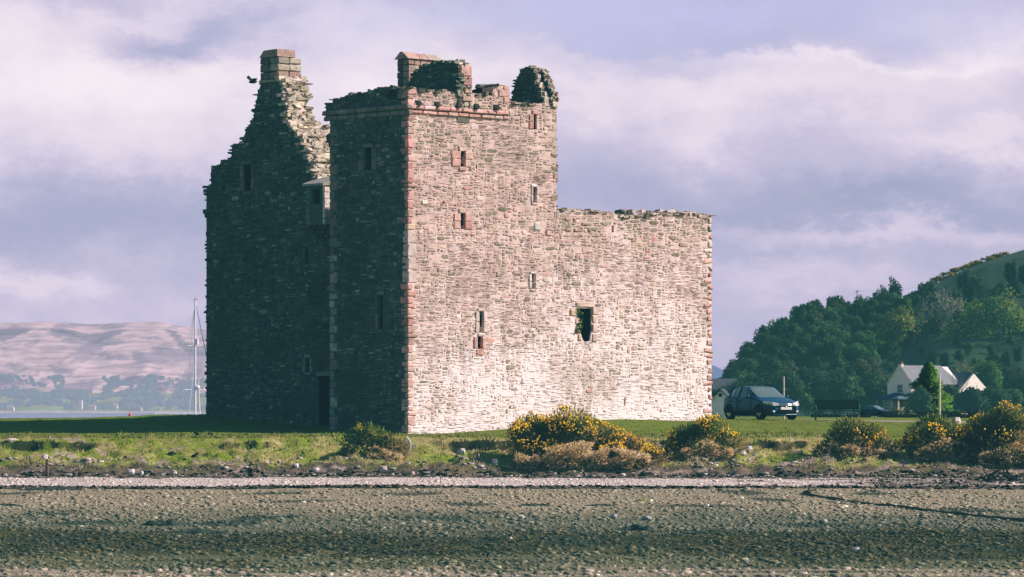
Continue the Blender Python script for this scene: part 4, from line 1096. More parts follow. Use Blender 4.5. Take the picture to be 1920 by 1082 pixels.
# fallen blocks of the eroded bank
for (px,py,s,c,lb) in ((1404,829,.40,(.56,.56,.56),'long pale block at the top of the fallen stones right of the castle'),(1393,838,.30,(.34,.36,.36),'grey block second in the pile of fallen stones right of the castle'),(1391,853,.36,(.55,.52,.5),'white leaning block low in the pile of fallen stones right of the castle'),
                    (1416,846,.26,(.30,.31,.30),'small dark block at the right of the pile of fallen stones'),(1378,836,.22,(.40,.40,.38),'small grey block at the left of the pile of fallen stones')):
    Y=142.6-(py-826)/30*1.5; stone(px,py,Y,s,c,lb,.7)
# mooring stake with weed, and the long weedy rope
m=MB(); X,Y,Z=gpt(1514,124.5); tube(m,[(0,0,-.1),(.03,0,.18),(.12,0,.34)],.022,(.06,.055,.045),6); rock(m,(0,0,.05),(.42,.3,.2),(.05,.05,.035),R)
tube(m,[(.02,0,.12),(.28,-.05,.16)],.018,(.08,.07,.05),5)
o=m.build('mooring_stake',M['plain']); o.location=(X,Y,Z); tag(o,'crooked dark stake in a clump of weed at the end of the beach rope','mooring stake')
m=MB(); pts=[]; r=random.Random(4)
for px,Y in ((1500,124.6),(1560,121),(1620,117.5),(1680,115),(1740,112),(1800,109),(1860,106.5),(1925,104),(1990,102)):
    X=(px-960)/F*Y; pts.append((X,Y,gz(X,Y)+.03))
P2=[]
for a,b in zip(pts,pts[1:]):
    for k in range(6):
        t_=k/6; P2.append((a[0]+(b[0]-a[0])*t_,a[1]+(b[1]-a[1])*t_+r.uniform(-.08,.08),a[2]+(b[2]-a[2])*t_+r.uniform(0,.02)))
tube(m,P2,[r.uniform(.02,.06) for _ in P2],(.10,.095,.065),6); tag(m.build('mooring_rope',M['plain']),'long dark weed covered rope running across the beach to the right','rope')
# weed heaps on the beach
def heap(px,Y,L,h,c,label):
    r=random.Random(int(px)); X=(px-960)/F*Y; nu,nv=40,14; vs=[];cs=[];fs=[]
    for j in range(nv+1):
        for i in range(nu+1):
            a=(i/nu*2-1); b=(j/nv*2-1); e=max(0,1-a*a-b*b*(1+.5*nz(a*3,px)))
            x=a*L*.62; y=b*L*.28+.2*L*nz(a*2,px*.1)
            z=-.04+e**.7*(h*1.3*(.55+.9*abs(nz(x*6,y*6,px)))+.05)+r.uniform(-.012,.012)
            vs.append((x,y,z)); cs.append(vary(c,.4,r))
    for j in range(nv):
        for i in range(nu): q=j*(nu+1)+i; fs.append((q,q+1,q+nu+2,q+nu+1))
    m=MB(); m.add(vs,fs,cs)
    o=m.build('seaweed_heap',M['plain'],smooth=False); o.location=(X,Y,gz(X,Y)); tag(o,label,'seaweed')
DKW=(.04,.045,.03); OLW=(.13,.14,.04)
heap(105,129,2.0,.07,DKW,'long dark heap of weed on the wrack line at the left of the beach')
heap(1003,116,1.0,.06,DKW,'small dark heap of weed in the middle of the upper beach')
heap(1125,116,.9,.04,DKW,'thin dark strip of weed right of the middle heap on the upper beach')
heap(1203,119.5,.5,.05,OLW,'small olive green tuft of weed on the pale upper beach')
heap(15,116.5,.9,.05,DKW,'dark strip of weed at the left edge of the beach')
heap(310,101,1.2,.12,DKW,'dark low weed covered ridge in the left middle of the beach')
heap(375,97,1.4,.08,DKW,'dark trail of weed right of the weed covered ridge')
heap(1195,98.5,1.0,.1,DKW,'dark mound of weed on the lower beach right of centre')
heap(1635,127,.6,.04,DKW,'thin dark strip of weed on the pale shingle right of the stake')
heap(1725,124.5,.9,.03,OLW,'pale olive strip of weed on the right of the upper beach')
heap(1835,125.5,.6,.03,OLW,'faint olive patch of weed near the right edge of the upper beach')
# drift root at the right edge
m=MB(); r=random.Random(9); X,Y,Z=gpt(1880,135.2)
for k in range(26):
    p=Vector((r.uniform(-.5,.9),r.uniform(-.2,.2),.02)); d=Vector((r.uniform(-1,1),r.uniform(-.4,.4),r.uniform(-.1,.6))).normalized(); pts=[p]
    for j in range(4): d=(d+Vector((r.uniform(-.5,.5),r.uniform(-.3,.3),r.uniform(-.5,.3)))).normalized(); pts.append(pts[-1]+d*r.uniform(.1,.2))
    tube(m,pts,[.05,.04,.03,.02,.01],vary((.05,.042,.035),.3,r),5)
o=m.build('driftwood',M['wood']); o.location=(X,Y,Z); tag(o,'dark tangled driftwood root on the shingle at the right edge','driftwood')
# curved white pipe, posts
m=MB(); pts=[]
X,Y,Z=gpt(765,141.2)
for k in range(9):
    a=-.9+1.75*k/8; pts.append((-.38+.42*math.cos(a),-.08*k/8,.36+.40*math.sin(a)))
tube(m,pts,.035,(.60,.63,.70),8); o=m.build('curved_pipe',M['paint']); o.location=(X+.05,Y,Z+.0); tag(o,'curved pale pipe sticking out of the bank right of the small gorse bush','pipe')
e=empty('marker_post',gpt(88,138.6,-.05),0,'rusty short post with a white top at the foot of the bank on the left','post')
m=MB(); cbox(m,(-.045,-.045,0),(.045,.045,.62),(.30,.17,.12),b=.01); m.build('post',M['wood'],e)
m=MB(); rock(m,(-.08,0,.70),(.26,.2,.17),(.72,.66,.6),R); m.build('cap',M['rock'],e)
m=MB(); tube(m,[(0,0,-.05),(-.02,0,.45)],.014,(.16,.11,.08),6); tube(m,[(-.02,0,.40),(.05,0,.43)],.02,(.20,.14,.1),5)
o=m.build('thin_stake',M['wood']); o.location=gpt(826,133); tag(o,'thin dark stake standing in the pale shingle below the bank','stake')
# ------------------------------------------------------------------ birds
def bird(px,Y,rz,label,s=1.,head_down=False):
    e=empty('bird',gpt(px,Y,0),rz,label,'bird'); e.scale=(.6,.6,.6); m=MB()
    def shape(p):
        t_=p.x/.19
        return Vector((p.x,p.y*(1-.25*abs(t_)),p.z*(1-.35*max(0,-t_))+ .05*t_))
    ell(m,(0,0,.17),(.19*s,.09*s,.095*s),(.022,.024,.026),12,8,f=shape)
    hz=.12 if head_down else .30; hx=.24 if head_down else .17
    ell(m,(hx*s,0,hz),(.06*s,.045*s,.05*s),(.018,.02,.022),8,6)
    tube(m,[(.12*s,0,.2),(hx*s,0,hz)],[.06*s,.04*s],(.02,.022,.024),7)
    m.add([(-.15*s,-.05,.16),(-.15*s,.05,.16),(-.33*s,.035,.13),(-.33*s,-.035,.13)],[(0,1,2,3)],(.02,.02,.022)); m.build('body',M['plain'],e,True)
    m=MB(); tube(m,[((hx+.04)*s,0,hz),((hx+.12)*s,0,hz-.02)],[.018*s,.003],(.05,.045,.03),5); m.build('beak',M['plain'],e)
    for q in (-.035,.035):
        m=MB(); tube(m,[(0,q,.10),(.01,q,.0)],.009,(.05,.045,.03),5); tube(m,[(.01,q,.005),(.06,q,.005)],.007,(.05,.045,.03),4); m.build('leg',M['plain'],e)
bird(369,144.9,2.7,'black bird on the mown grass, left one of the upper pair')
bird(393,144.8,.3,'black bird pecking in the mown grass, right one of the upper pair',.85,True)
bird(320,141.4,.5,'black bird feeding low on the bank, left one of the lower pair',1.15,True)
bird(364,141.2,.15,'black bird standing low on the bank, right one of the lower pair',1.1)
e=empty('flying_bird',wp(473.5,154,146),.3,'small dark bird flying beside the tall gable chimney','bird'); m=MB()
ell(m,(0,0,0),(.15,.05,.055),(.02,.022,.026),10,6); ell(m,(.14,0,.03),(.04,.03,.03),(.02,.02,.02),6,5)
m.add([(-.12,-.03,0),(-.12,.03,0),(-.24,.05,-.02),(-.24,-.05,-.02)],[(0,1,2,3)],(.02,.02,.024)); m.build('body',M['plain'],e)
for sg,pts in ((1,[(.07,.02,.02),(-.07,.02,.02),(-.2,.16,.18),(-.10,.24,.27),(-.02,.15,.17)]),(-1,[(.07,-.02,.02),(-.07,-.02,.02),(-.05,-.20,.12),(.10,-.34,.12),(.12,-.2,.08)])):
    m=MB(); m.add(pts,[(0,1,2,4),(2,3,4)],(.025,.027,.03)); m.build('wing',M['plain'],e)
# ------------------------------------------------------------------ bench and poles
Yb=168; X,Y,Z=gpt(1570,Yb); bench=empty('park_bench',(X,Y,Z),0,'green bench with slatted back and curved arms beyond the lawn','bench')
GN=(.035,.16,.075); GD=(.02,.05,.035); hw_=.92
for sg in (-1,1):
    m=MB(); x=sg*hw_
    tube(m,[(x,.30,0),(x,.22,.42),(x,.34,.86)],.028,GN,6); tube(m,[(x,-.26,0),(x,-.24,.42),(x,-.20,.60)],.026,GN,6)
    tube(m,[(x,.27,.62),(x,.0,.66),(x,-.22,.62),(x,-.28,.55),(x,-.22,.50)],.026,GN,6); tube(m,[(x,-.26,.40),(x,.25,.40)],.024,GN,6); m.build('end_frame',M['paint'],bench)
m=MB()
for k in range(4): cbox(m,(-hw_-.03,-.26+k*.13,.42),(hw_+.03,-.15+k*.13,.45),vary(GD,.1),b=.006)
m.build('seat',M['paint'],bench)
m=MB()
for k in range(4): cbox(m,(-hw_-.03,.20+k*.03,.50+k*.10),(hw_+.03,.23+k*.03,.585+k*.10),vary(GD,.1),b=.006)
m.build('backrest',M['paint'],bench)
def pole(px,ytop,Y,rad,c,label,name='pole',lean=0.):
    X,Y,Z=gpt(px,Y); m=MB(); h=(HY-ytop)/F*Y-Z; tube(m,[(0,0,-.2),(lean*.5,0,h*.5),(lean,0,h)],[rad,rad*.9,rad*.8],c,10); o=m.build(name,M['wood']); o.location=(X,Y,Z); tag(o,label,'pole'); return o
pole(1469.5,706,175,.05,(.55,.50,.44),'pale wooden pole standing behind the blue hatchback')
pole(1762,702,186,.055,(.62,.56,.52),'pale pole in front of the white house')
# ------------------------------------------------------------------ car
def glass_mat():
    t=NT('car_glass'); t.base(t.mix(.0,(.11,.16,.16),(0,0,0))); t.set(Roughness=.06,Specular_IOR_Level=.8); return t.m
M['glass']=glass_mat()
t=NT('blue_car_paint'); n=t.noise(40,2); t.base(t.mix(t.ramp(n,[(.3,0.),(.7,1.)]),(.010,.045,.095),(.014,.055,.115))); t.set(Roughness=.38,Specular_IOR_Level=.35,Coat_Weight=.18,Coat_Roughness=.1); M['carpaint']=t.m
t=NT('chrome'); t.base((.7,.7,.7)); t.set(Metallic=1.,Roughness=.2); M['chrome']=t.m
t=NT('lamp_glass'); n=t.noise(60,2); t.base(t.mix(n,(.55,.58,.60),(.78,.80,.82))); t.set(Roughness=.15,Specular_IOR_Level=.8); M['lamp']=t.m
def car(loc,rz,label,L=4.15,paint=None,detail=True,zs=1.):
    e=empty('parked_car',loc,rz,label,'car'); paint=paint or M['carpaint']
    # stations from the nose (+x) to the tail; half width, sill, bumper bulge, belt height, roof height, roof half width
    h=L/2
    S=[(h,.50,.28,.42,.55,.58,.46),(h-.08,.70,.22,.45,.64,.68,.62),(h-.28,.80,.20,.48,.70,.74,.70),(h-.62,.84,.20,.50,.79,.83,.72),(h-.92,.85,.20,.5,.86,.90,.70),(h-1.08,.85,.20,.5,.90,.95,.66),
       (h-1.62,.855,.20,.5,.93,1.20,.62),(h-1.98,.855,.20,.5,.94,1.385,.60),(h-2.2,.855,.20,.5,.945,1.42,.60),(h-2.75,.855,.20,.5,.955,1.435,.59),(h-3.15,.85,.20,.5,.96,1.385,.575),(h-3.5,.83,.20,.5,.965,1.26,.56),(h-3.82,.80,.22,.5,.96,1.06,.58),(h-3.98,.77,.24,.5,.90,.96,.60),(h-4.12,.70,.28,.48,.76,.82,.56)]
    V=[];n=13
    for (x,w_,zs_,zm,zb_,zr,wr) in S:
        half=[(w_*.90,zs_),(w_,zs_+.10),(w_*1.01,zm),(w_*.975,zb_-.02),(w_*.955,zb_),(wr,zr-.035),(wr*.72,zr-.004)]
        ring=[(x,-a,b) for a,b in half]+[(x,a,b) for a,b in half[::-1]]
        ring.insert(7,(x,0,zr+.006)); 
        V.append(ring)
    k=len(V[0]); body=MB(); glass=[]; flat=[p for rg in V for p in rg]; fb=[]
    wheel_x=(h-.80,h-3.38)
    for i in range(len(V)-1):
        for j in range(k-1):
            q=(i*k+j,i*k+j+1,(i+1)*k+j+1,(i+1)*k+j)
            side=j in (4,9); topf=j in (5,6,7,8)
            if side and 6<=i<=10: glass.append(('side',i,q)); continue
            if (topf) and i in (5,6): glass.append(('screen',i,q)); continue
            if (topf) and i in (11,): glass.append(('rear',i,q)); continue
            fb.append(q)
        fb.append((i*k+k-1,i*k,(i+1)*k,(i+1)*k+k-1))
    fb.append(tuple(range(k))); fb.append(tuple(range((len(V)-1)*k,len(V)*k)))
    body.add(flat,fb,(.02,.04,.1)); b=body.build('body',paint,e,True)
    bv=b.modifiers.new('sub','SUBSURF'); bv.levels=1; bv.render_levels=1
    for kind in ('side','screen','rear'):
        for sgn in ((1,2) if kind=='side' else (0,)):
            m=MB()
            for (kk,i,q) in glass:
                if kk!=kind: continue
                if kind=='side' and ((flat[q[0]][1]<0)!=(sgn==1)): continue
                pts=[Vector(flat[a]) for a in q]; c_=sum(pts,Vector())/4
                m.add([tuple(c_+(p-c_)*(1.03 if kind!='side' else 1.0)-Vector((0,0,.008))) for p in pts],[(0,1,2,3)],(.05,.06,.06))
            m.build({'side':'side_window','screen':'windscreen','rear':'rear_window'}[kind],M['glass'],e)
    for sg in (-1,1):   # window pillars
        for xx,x2 in ((h-1.62,h-2.05),(h-2.58,h-2.62),(h-3.38,h-3.30)):
            m=MB(); tube(m,[(xx,sg*.835,.94),(x2,sg*.615,1.395 if xx>h-3 else 1.36)],.024,(.014,.03,.085),5)
            m.build('pillar',paint,e)
    for wx2 in wheel_x:
        for sg in (-1,1):
            wl=empty('wheel',(wx2,sg*.74,.30),0,parent=e)
            m=MB(); vs=[];fs=[]; prof=[(.10,.19),(.115,.26),(.10,.305),(-.08,.305),(-.10,.26)]; nn=20
            for a in range(nn):
                th=2*math.pi*a/nn
                for (o_,r2) in prof: vs.append((math.cos(th)*r2,sg*o_,math.sin(th)*r2))
            for a in range(nn):
                for c2 in range(4): fs.append((a*5+c2,a*5+c2+1,((a+1)%nn)*5+c2+1,((a+1)%nn)*5+c2))
            m.add(vs,fs,(.02,.02,.021)); m.build('tyre',M['plain'],wl)
            m=MB()
            vs=[(0,sg*.105,0)]+[(math.cos(2*math.pi*a/20)*.19,sg*.085,math.sin(2*math.pi*a/20)*.19) for a in range(20)]
            m.add(vs,[(0,1+a,1+(a+1)%20) for a in range(20)],(.05,.055,.06))
            for a in range(7):
                th=2*math.pi*a/7; c2,s2=math.cos(th),math.sin(th)
                m.add([(c2*.03-s2*.025,sg*.12,s2*.03+c2*.025),(c2*.03+s2*.025,sg*.12,s2*.03-c2*.025),(c2*.19+s2*.018,sg*.11,s2*.19-c2*.018),(c2*.19-s2*.018,sg*.11,s2*.19+c2*.018)],[(0,1,2,3)],(.34,.35,.37))
            m.build('rim',M['chrome'] if detail else M['paint'],wl)
            m=MB(); vs=[];nn=14                    # dark wheel arch
            for a in range(nn+1):
                th=math.pi*a/nn
                for (r2,o_) in ((.335,.10),(.37,.125),(.335,.125)): vs.append((wx2+math.cos(th)*r2,sg*(.74+o_),.30+math.sin(th)*r2))
            fs=[]
            for a in range(nn):
                fs+= [(a*3,a*3+1,a*3+4,a*3+3),(a*3+1,a*3+2,a*3+5,a*3+4)]
            c0=len(vs); vs.append((wx2,sg*.864,.28)); 
            for a in range(nn): fs.append((c0,a*3+2,a*3+5))
            m.add(vs,fs,(.008,.008,.009)); m.build('wheel_arch',M['plain'],e)
    # door seams, sills and handles
    for sg in (-1,1):
        for x0_,x1_ in ((h-1.42,h-2.58),(h-2.61,h-3.42)):
            dr=MB(); y=sg*.872
            for p in ([(x0_,y,.30),(x0_-.02,y,.6),(x0_-.12,sg*.838,.92)],[(x1_,y,.30),(x1_,y,.6),(x1_,sg*.842,.93)],[(x0_,y,.30),(x1_,y,.30)]): tube(dr,p,.007,(.006,.012,.03),4)
            d_=dr.build('door',M['plain'],e)
            m=MB(); cbox(m,(x1_+.10,y-.02,.76),(x1_+.28,y+.02,.80),(.02,.03,.07),b=.008); m.build('handle',M['plain'],d_)
        m=MB(); ell(m,(h-1.52,sg*.95,.98),(.055,.09,.06),(.02,.05,.13),10,8); tube(m,[(h-1.50,sg*.84,.95),(h-1.51,sg*.93,.97)],.025,(.02,.03,.06),5); m.build('wing_mirror',paint,e,True)
    if detail:
        for sg in (-1,1):
            m=MB(); vs=[(h-.02,sg*.30,.60),(h+.0,sg*.34,.69),(h-.10,sg*.60,.745),(h-.36,sg*.80,.79),(h-.40,sg*.825,.70),(h-.20,sg*.76,.62),(h-.04,sg*.56,.57)]
            vs=[(a+.045,b*1.0,c) for a,b,c in vs]; bk_=[(a-.15,b,c) for a,b,c in vs]
            m.add(vs+bk_,[tuple(range(7))]+[(i,(i+1)%7,(i+1)%7+7,i+7) for i in range(7)],(.7,.7,.7)); m.build('headlight',M['lamp'],e)
            m=MB(); ell(m,(h-.03,sg*.56,.34),(.05,.07,.055),(.7,.7,.7),10,8); m.build('fog_lamp',M['lamp'],e)
        m=MB()
        for zz in (.60,.65): tube(m,[(h+.03,-.27,zz),(h+.06,0,zz+.01),(h+.03,.27,zz)],.014,(.6,.6,.62),6)
        m.build('grille',M['chrome'],e)
        m=MB()
        tube(m,[(h+.085,0,.54),(h+.085,.07,.63),(h+.085,0,.72),(h+.085,-.07,.63),(h+.085,0,.54)],.017,(.8,.8,.82),6); m.build('badge',M['chrome'],e)
        m=MB(); cbox(m,(h+.055,-.27,.42),(h+.075,.27,.535),(.80,.80,.78),b=.004); m.build('number_plate',M['paint'],e)
        m=MB(); cbox(m,(h-.10,-.42,.275),(h+.045,.42,.40),(.008,.008,.009),b=.03); m.build('air_intake',M['plain'],e)
        m=MB(); tube(m,[(h-.25,-.80,.235),(h-.03,-.55,.215),(h+.04,0,.21),(h-.03,.55,.215),(h-.25,.80,.235)],.035,(.03,.07,.16),8); m.build('bumper_lip',paint,e)
        m=MB(); tube(m,[(h-2.15,0,1.42),(h-2.6,.0,1.75)],.005,(.03,.03,.03),4); m.build('aerial',M['plain'],e)
        m=MB(); cbox(m,(h-2.0,-.48,1.22),(h-1.93,-.22,1.32),(.5,.48,.45),b=.01); m.build('sun_visor',M['paint'],e)
    m=MB(); cbox(m,(-h+.3,-.78,.17),(h-.3,.78,.30),(.006,.006,.006),b=.02); m.build('underbody',M['plain'],e)
    return e
gx,gy,gzz=gpt(1427,168.0)
car((gx,gy,gzz),math.radians(-64),'dark blue hatchback parked on the grass to the right of the castle')
e=car(((1641-960)/F*480,480,-.78),math.radians(-40),'small dark blue car far off beside the porch of the white house',4.15,detail=False)
e=car(((1770-960)/F*500,500,-.80),math.radians(-15),'grey car half hidden behind the pale pole at the white house',4.15,paint=M['paint'],detail=False)
# ------------------------------------------------------------------ wooded hill
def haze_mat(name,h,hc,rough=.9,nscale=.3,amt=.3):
    """distant surface: its own colour with a fixed sea haze mixed in as glow"""
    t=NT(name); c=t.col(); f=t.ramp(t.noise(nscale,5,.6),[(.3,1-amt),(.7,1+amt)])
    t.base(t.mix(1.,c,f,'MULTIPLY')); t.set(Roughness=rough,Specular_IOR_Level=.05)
    e=t.n('ShaderNodeEmission'); e.inputs[0].default_value=(*hc,1); e.inputs[1].default_value=1.  # glow that paints the haze over the surface colour
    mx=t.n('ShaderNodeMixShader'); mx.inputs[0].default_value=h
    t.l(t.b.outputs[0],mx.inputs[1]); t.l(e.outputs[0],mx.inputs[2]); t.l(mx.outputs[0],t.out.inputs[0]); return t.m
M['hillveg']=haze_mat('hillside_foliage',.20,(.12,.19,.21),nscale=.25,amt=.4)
HPX=[1300,1340,1360,1385,1410,1440,1480,1500,1560,1590,1650,1700,1740,1800,1850,1920,2100,2400,3000]
HPY=[775,762,740,712,686,664,638,624,606,611,604,583,543,512,494,472,430,380,330]
def hill(px,D):
    ry=float(np.interp(px,HPX,HPY)); top=(HY-ry)/F*1000
    s=sstep(645,1000,D); s=s**.85
    bump_=(3*nz(px*.011,D*.008,3)+1.*nz(px*.03,D*.02,5))*s*(1-s)*3
    return -1.0+(top+1.)*s+bump_-(0 if D<1000 else (D-1000)*.05)
V=[];C=[];hp=list(range(1290,2100,6))+list(range(2110,3000,40)); hd_=[600+8*i for i in range(75)]
for D in hd_:
    for px in hp:
        V.append(((px-960)/F*D,D,hill(px,D)))
        open_=px>1720 and D>925
        n=nz(px*.03,D*.03,8)
        c=mixc((.028,.042,.022),(.05,.07,.03),.5+.5*n)
        if open_: c=mixc((.04,.065,.032),(.085,.10,.045),.5+.5*n+.5*nz(px*.15,D*.06,3))
        C.append(c)
nh=len(hp); idx=np.arange(len(V)).reshape(len(hd_),nh); Fq=np.stack([idx[:-1,:-1],idx[:-1,1:],idx[1:,1:],idx[1:,:-1]],-1).reshape(-1,4)
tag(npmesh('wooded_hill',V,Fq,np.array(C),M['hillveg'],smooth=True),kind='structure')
# tree prototypes
def leaf_cloud(mb,c,rad,n,size,cols,r,clumps=16,hollow=.55):
    cl=[]
    for i in range(clumps):
        d=Vector((r.gauss(0,1),r.gauss(0,1),r.gauss(0,1)+.3)).normalized(); q=r.uniform(.45,.85)
        cl.append((Vector((c[0]+d.x*rad[0]*q,c[1]+d.y*rad[1]*q,c[2]+d.z*rad[2]*q)),r.uniform(.28,.5),r.uniform(.7,1.3)))
    for i in range(n):
        cc,cr,k=r.choice(cl); d=Vector((r.gauss(0,1),r.gauss(0,1),r.gauss(0,1))).normalized(); q=r.uniform(hollow,1.05)
        p=cc+Vector((d.x*rad[0]*cr*q,d.y*rad[1]*cr*q,d.z*rad[2]*cr*q))
        a=Vector((r.uniform(-1,1),r.uniform(-1,1),r.uniform(-1,1))).normalized()*size*r.uniform(.5,1.3); b=a.cross(Vector((r.uniform(-1,1),r.uniform(-1,1),r.uniform(-1,1)))).normalized()*size*r.uniform(.3,.8)
        col=tuple(x*k*r.uniform(.7,1.3) for x in r.choice(cols))
        mb.add([tuple(p-a),tuple(p+b),tuple(p+a),tuple(p-b)],[(0,1,2,3)],col,leafn((d*.6+(p-Vector(c)).normalized()*.6),r,.35,.8,.5))
def branches(mb,p,d,L,rad,depth,r,col,spread=.6,gn=3):
    q=p; pts=[p]; 
    for k in range(2):
        d=(d+Vector((r.uniform(-1,1),r.uniform(-1,1),r.uniform(-.3,.6)))*.18).normalized(); q=q+d*L/2; pts.append(q)
    tube(mb,pts,[rad,rad*.8,rad*.62],col,5 if depth>2 else 3,False)
    if depth<=0: return
    for k in range(gn):
        dd=(d+Vector((r.uniform(-1,1),r.uniform(-1,1),r.uniform(-.3,.7)))*spread).normalized()
        branches(mb,q if k else pts[1],dd,L*r.uniform(.6,.82),rad*.6,depth-1,r,col,spread,gn)
def tree(kind,seed):
    r=random.Random(seed); root=empty(kind['name'],(0,0,0)); H=kind['h']
    tk=MB(); branches(tk,Vector((0,0,-.5)),Vector((r.uniform(-.1,.1),r.uniform(-.1,.1),1)),H*.42,H*.028,kind.get('bd',2),r,kind['bark'],.75,kind.get('gn',3))
    tk.build('trunk',M['hillveg'] if kind.get('far',1) else M['wood'],root)
    cr=MB(); w_=kind['w']
    leaf_cloud(cr,(0,0,H*kind.get('cz',.52)),(w_,w_,H*kind.get('ch',.50)),kind['n'],kind['ls'],kind['cols'],r,kind.get('cl',18))
    cr.build('crown',M['hillleaf'] if kind.get('far',1) else M['leaf'],root)
    return root
def copy_tree(o):
    c=o.copy(); COL.objects.link(c)
    for ch in list(o.children):
        d=ch.copy(); COL.objects.link(d); d.parent=c; d.matrix_parent_inverse=ch.matrix_parent_inverse.copy()
    return c
DG=[(.06,.09,.038),(.075,.105,.042),(.04,.065,.03)]
kinds=[dict(name='broadleaf_tree',h=9,w=4.2,n=1500,ls=.42,cols=DG,bark=(.06,.055,.05)),
       dict(name='broadleaf_tree',h=8,w=3.6,n=1300,ls=.40,cols=[(.085,.085,.045),(.11,.10,.06),(.06,.068,.035)],bark=(.09,.08,.07)),
       dict(name='broadleaf_tree',h=8.5,w=3.8,n=1300,ls=.40,cols=[(.06,.12,.045),(.09,.14,.05)],bark=(.06,.055,.05)),
       dict(name='conifer_tree',h=11,w=2.6,n=1300,ls=.38,cols=[(.018,.04,.024),(.025,.05,.03)],bark=(.05,.04,.035))]
labs=['dark green tree in the wood covering the headland behind the car','brownish budding tree in the wood covering the headland behind the car','mid green tree in the wood covering the headland behind the car','narrow dark tree in the wood covering the headland behind the car']
protos=[[tree(k,10*i+j) for j in range(2)] for i,k in enumerate(kinds)]
used=set(); r=random.Random(77)
def place(proto,px,D,s,label,group,sy=1.,dz=0.):
    root=proto if id(proto) not in used else copy_tree(proto); used.add(id(proto))
    z=hill(px,D) if D>600 else gz((px-960)/F*D,D)
    root.location=((px-960)/F*D,D,z+dz); root.rotation_euler=(0,0,r.uniform(0,6.28)); root.scale=(s,s,s*sy)
    tag(root,label,'tree',group); return root
spots=[]
D=652
while D<1015:
    px=1332+r.uniform(0,22)
    while px<2010:
        ridge=float(np.interp(px,HPX,HPY))
        ok=not(px<1400 and D<640+ (1400-px)*0)
        if px>1700 and D>890: ok=False
        if 1640<px<1850 and D<670: ok=False
        small=1.
        if px>1650 and 765<D<800: small=.42
        if px>1640 and D<=765: small=.55
        if px>1700 and D>=800: small=.8 if D<=890 else .5; ok=ok and r.random()<.8
        if ok: spots.append((px+r.uniform(-8,8),D+r.uniform(-10,10),small))
        px+=r.uniform(22,40)
    D+=30
for i,(px,D,small) in enumerate(spots):
    q=r.random(); n=nz(px*.012,D*.01,5)
    q=min(.99,q+(.22 if px>1600 else 0)); k=0 if q<.55 else (1 if q<.72+.1*n else (2 if q<.93 else 3))
    sm=.55 if px<1370 else .74
    place(protos[k][r.randint(0,1)],px,D,small*sm*r.uniform(.75,1.1),labs[k],'trees of the wooded headland',r.uniform(.85,1.1))
# trees that stand out on the slope
def special(name,px,py,D,H,w_,cols,label,seed,n=2600,ls=.34,bark=(.10,.09,.08),bd=2,gn=3,cl=20,cat='tree'):
    rt=tree(dict(name=name,h=H,w=w_,n=n,ls=ls,cols=cols,bark=bark,bd=bd,gn=gn,cl=cl),seed)
    X=(px-960)/F*D; rt.location=(X,D,(HY-py)/F*D); tag(rt,label,cat); return rt
OLV=[(.17,.18,.045),(.13,.15,.045),(.21,.20,.055)]; GRY=[(.20,.19,.145),(.15,.15,.11),(.25,.23,.18)]; YG=[(.15,.21,.035),(.19,.25,.045),(.10,.15,.03)]
special('budding_tree',1682,650,820,8.5,4.6,OLV,'olive yellow tree alone on the dark slope above the left end of the white house',201)
special('bare_tree',1760,650,800,11,6.5,GRY,'largest greyish bare tree on the slope above the white house',202,n=1500,bark=(.22,.20,.17),bd=4,ls=.26)
special('bare_tree',1795,648,830,9.5,5,GRY,'grey bare tree just right of the largest bare tree on the slope',203,n=900,bark=(.22,.20,.17),bd=4,ls=.26)
special('broadleaf_tree',1830,660,790,9.5,6,YG,'fresh yellow green tree on the slope above the right gable of the white house',204)
special('broadleaf_tree',1888,650,780,10.5,6.5,[(.16,.21,.07),(.20,.24,.09),(.11,.15,.05)],'pale green tree on the slope near the right edge of the photograph',205)
special('broadleaf_tree',1915,660,790,8,4.2,YG,'small fresh green tree at the right edge of the slope',206)
special('broadleaf_tree',1720,588,930,5,4,[(.05,.10,.06),(.07,.12,.07)],'soft blue green tree high on the slope left of the bare trees',207)
special('broadleaf_tree',1905,552,940,7,5,[(.035,.06,.03),(.05,.075,.035)],'dark rounded tree near the top of the hill at the right',208)
# gorse along the open brow
gb_=random.Random(5); fproto=None
for k,(px,py) in enumerate([(1748,527),(1759,521),(1770,517),(1782,513),(1793,510),(1804,507),(1815,504),(1826,501),(1837,498),(1848,495),(1859,492),(1870,489),(1881,485)]):
    m=MB(); s=1.15*gb_.uniform(.8,1.2)
    leaf_cloud(m,(0,0,.35),(1.9*s,1.5*s,.85*s),900,.2,[(.60,.38,.03),(.45,.30,.03),(.12,.13,.04),(.08,.10,.035),(.55,.33,.02)],gb_,9)
    D=996; o=m.build('hilltop_gorse',M['hillleaf']); o.location=((px-960)/F*D,D,hill(px,1000)+.15); 
    tag(o,'yellow flowering gorse on the open brow of the hill','gorse bush','gorse on the brow of the hill')
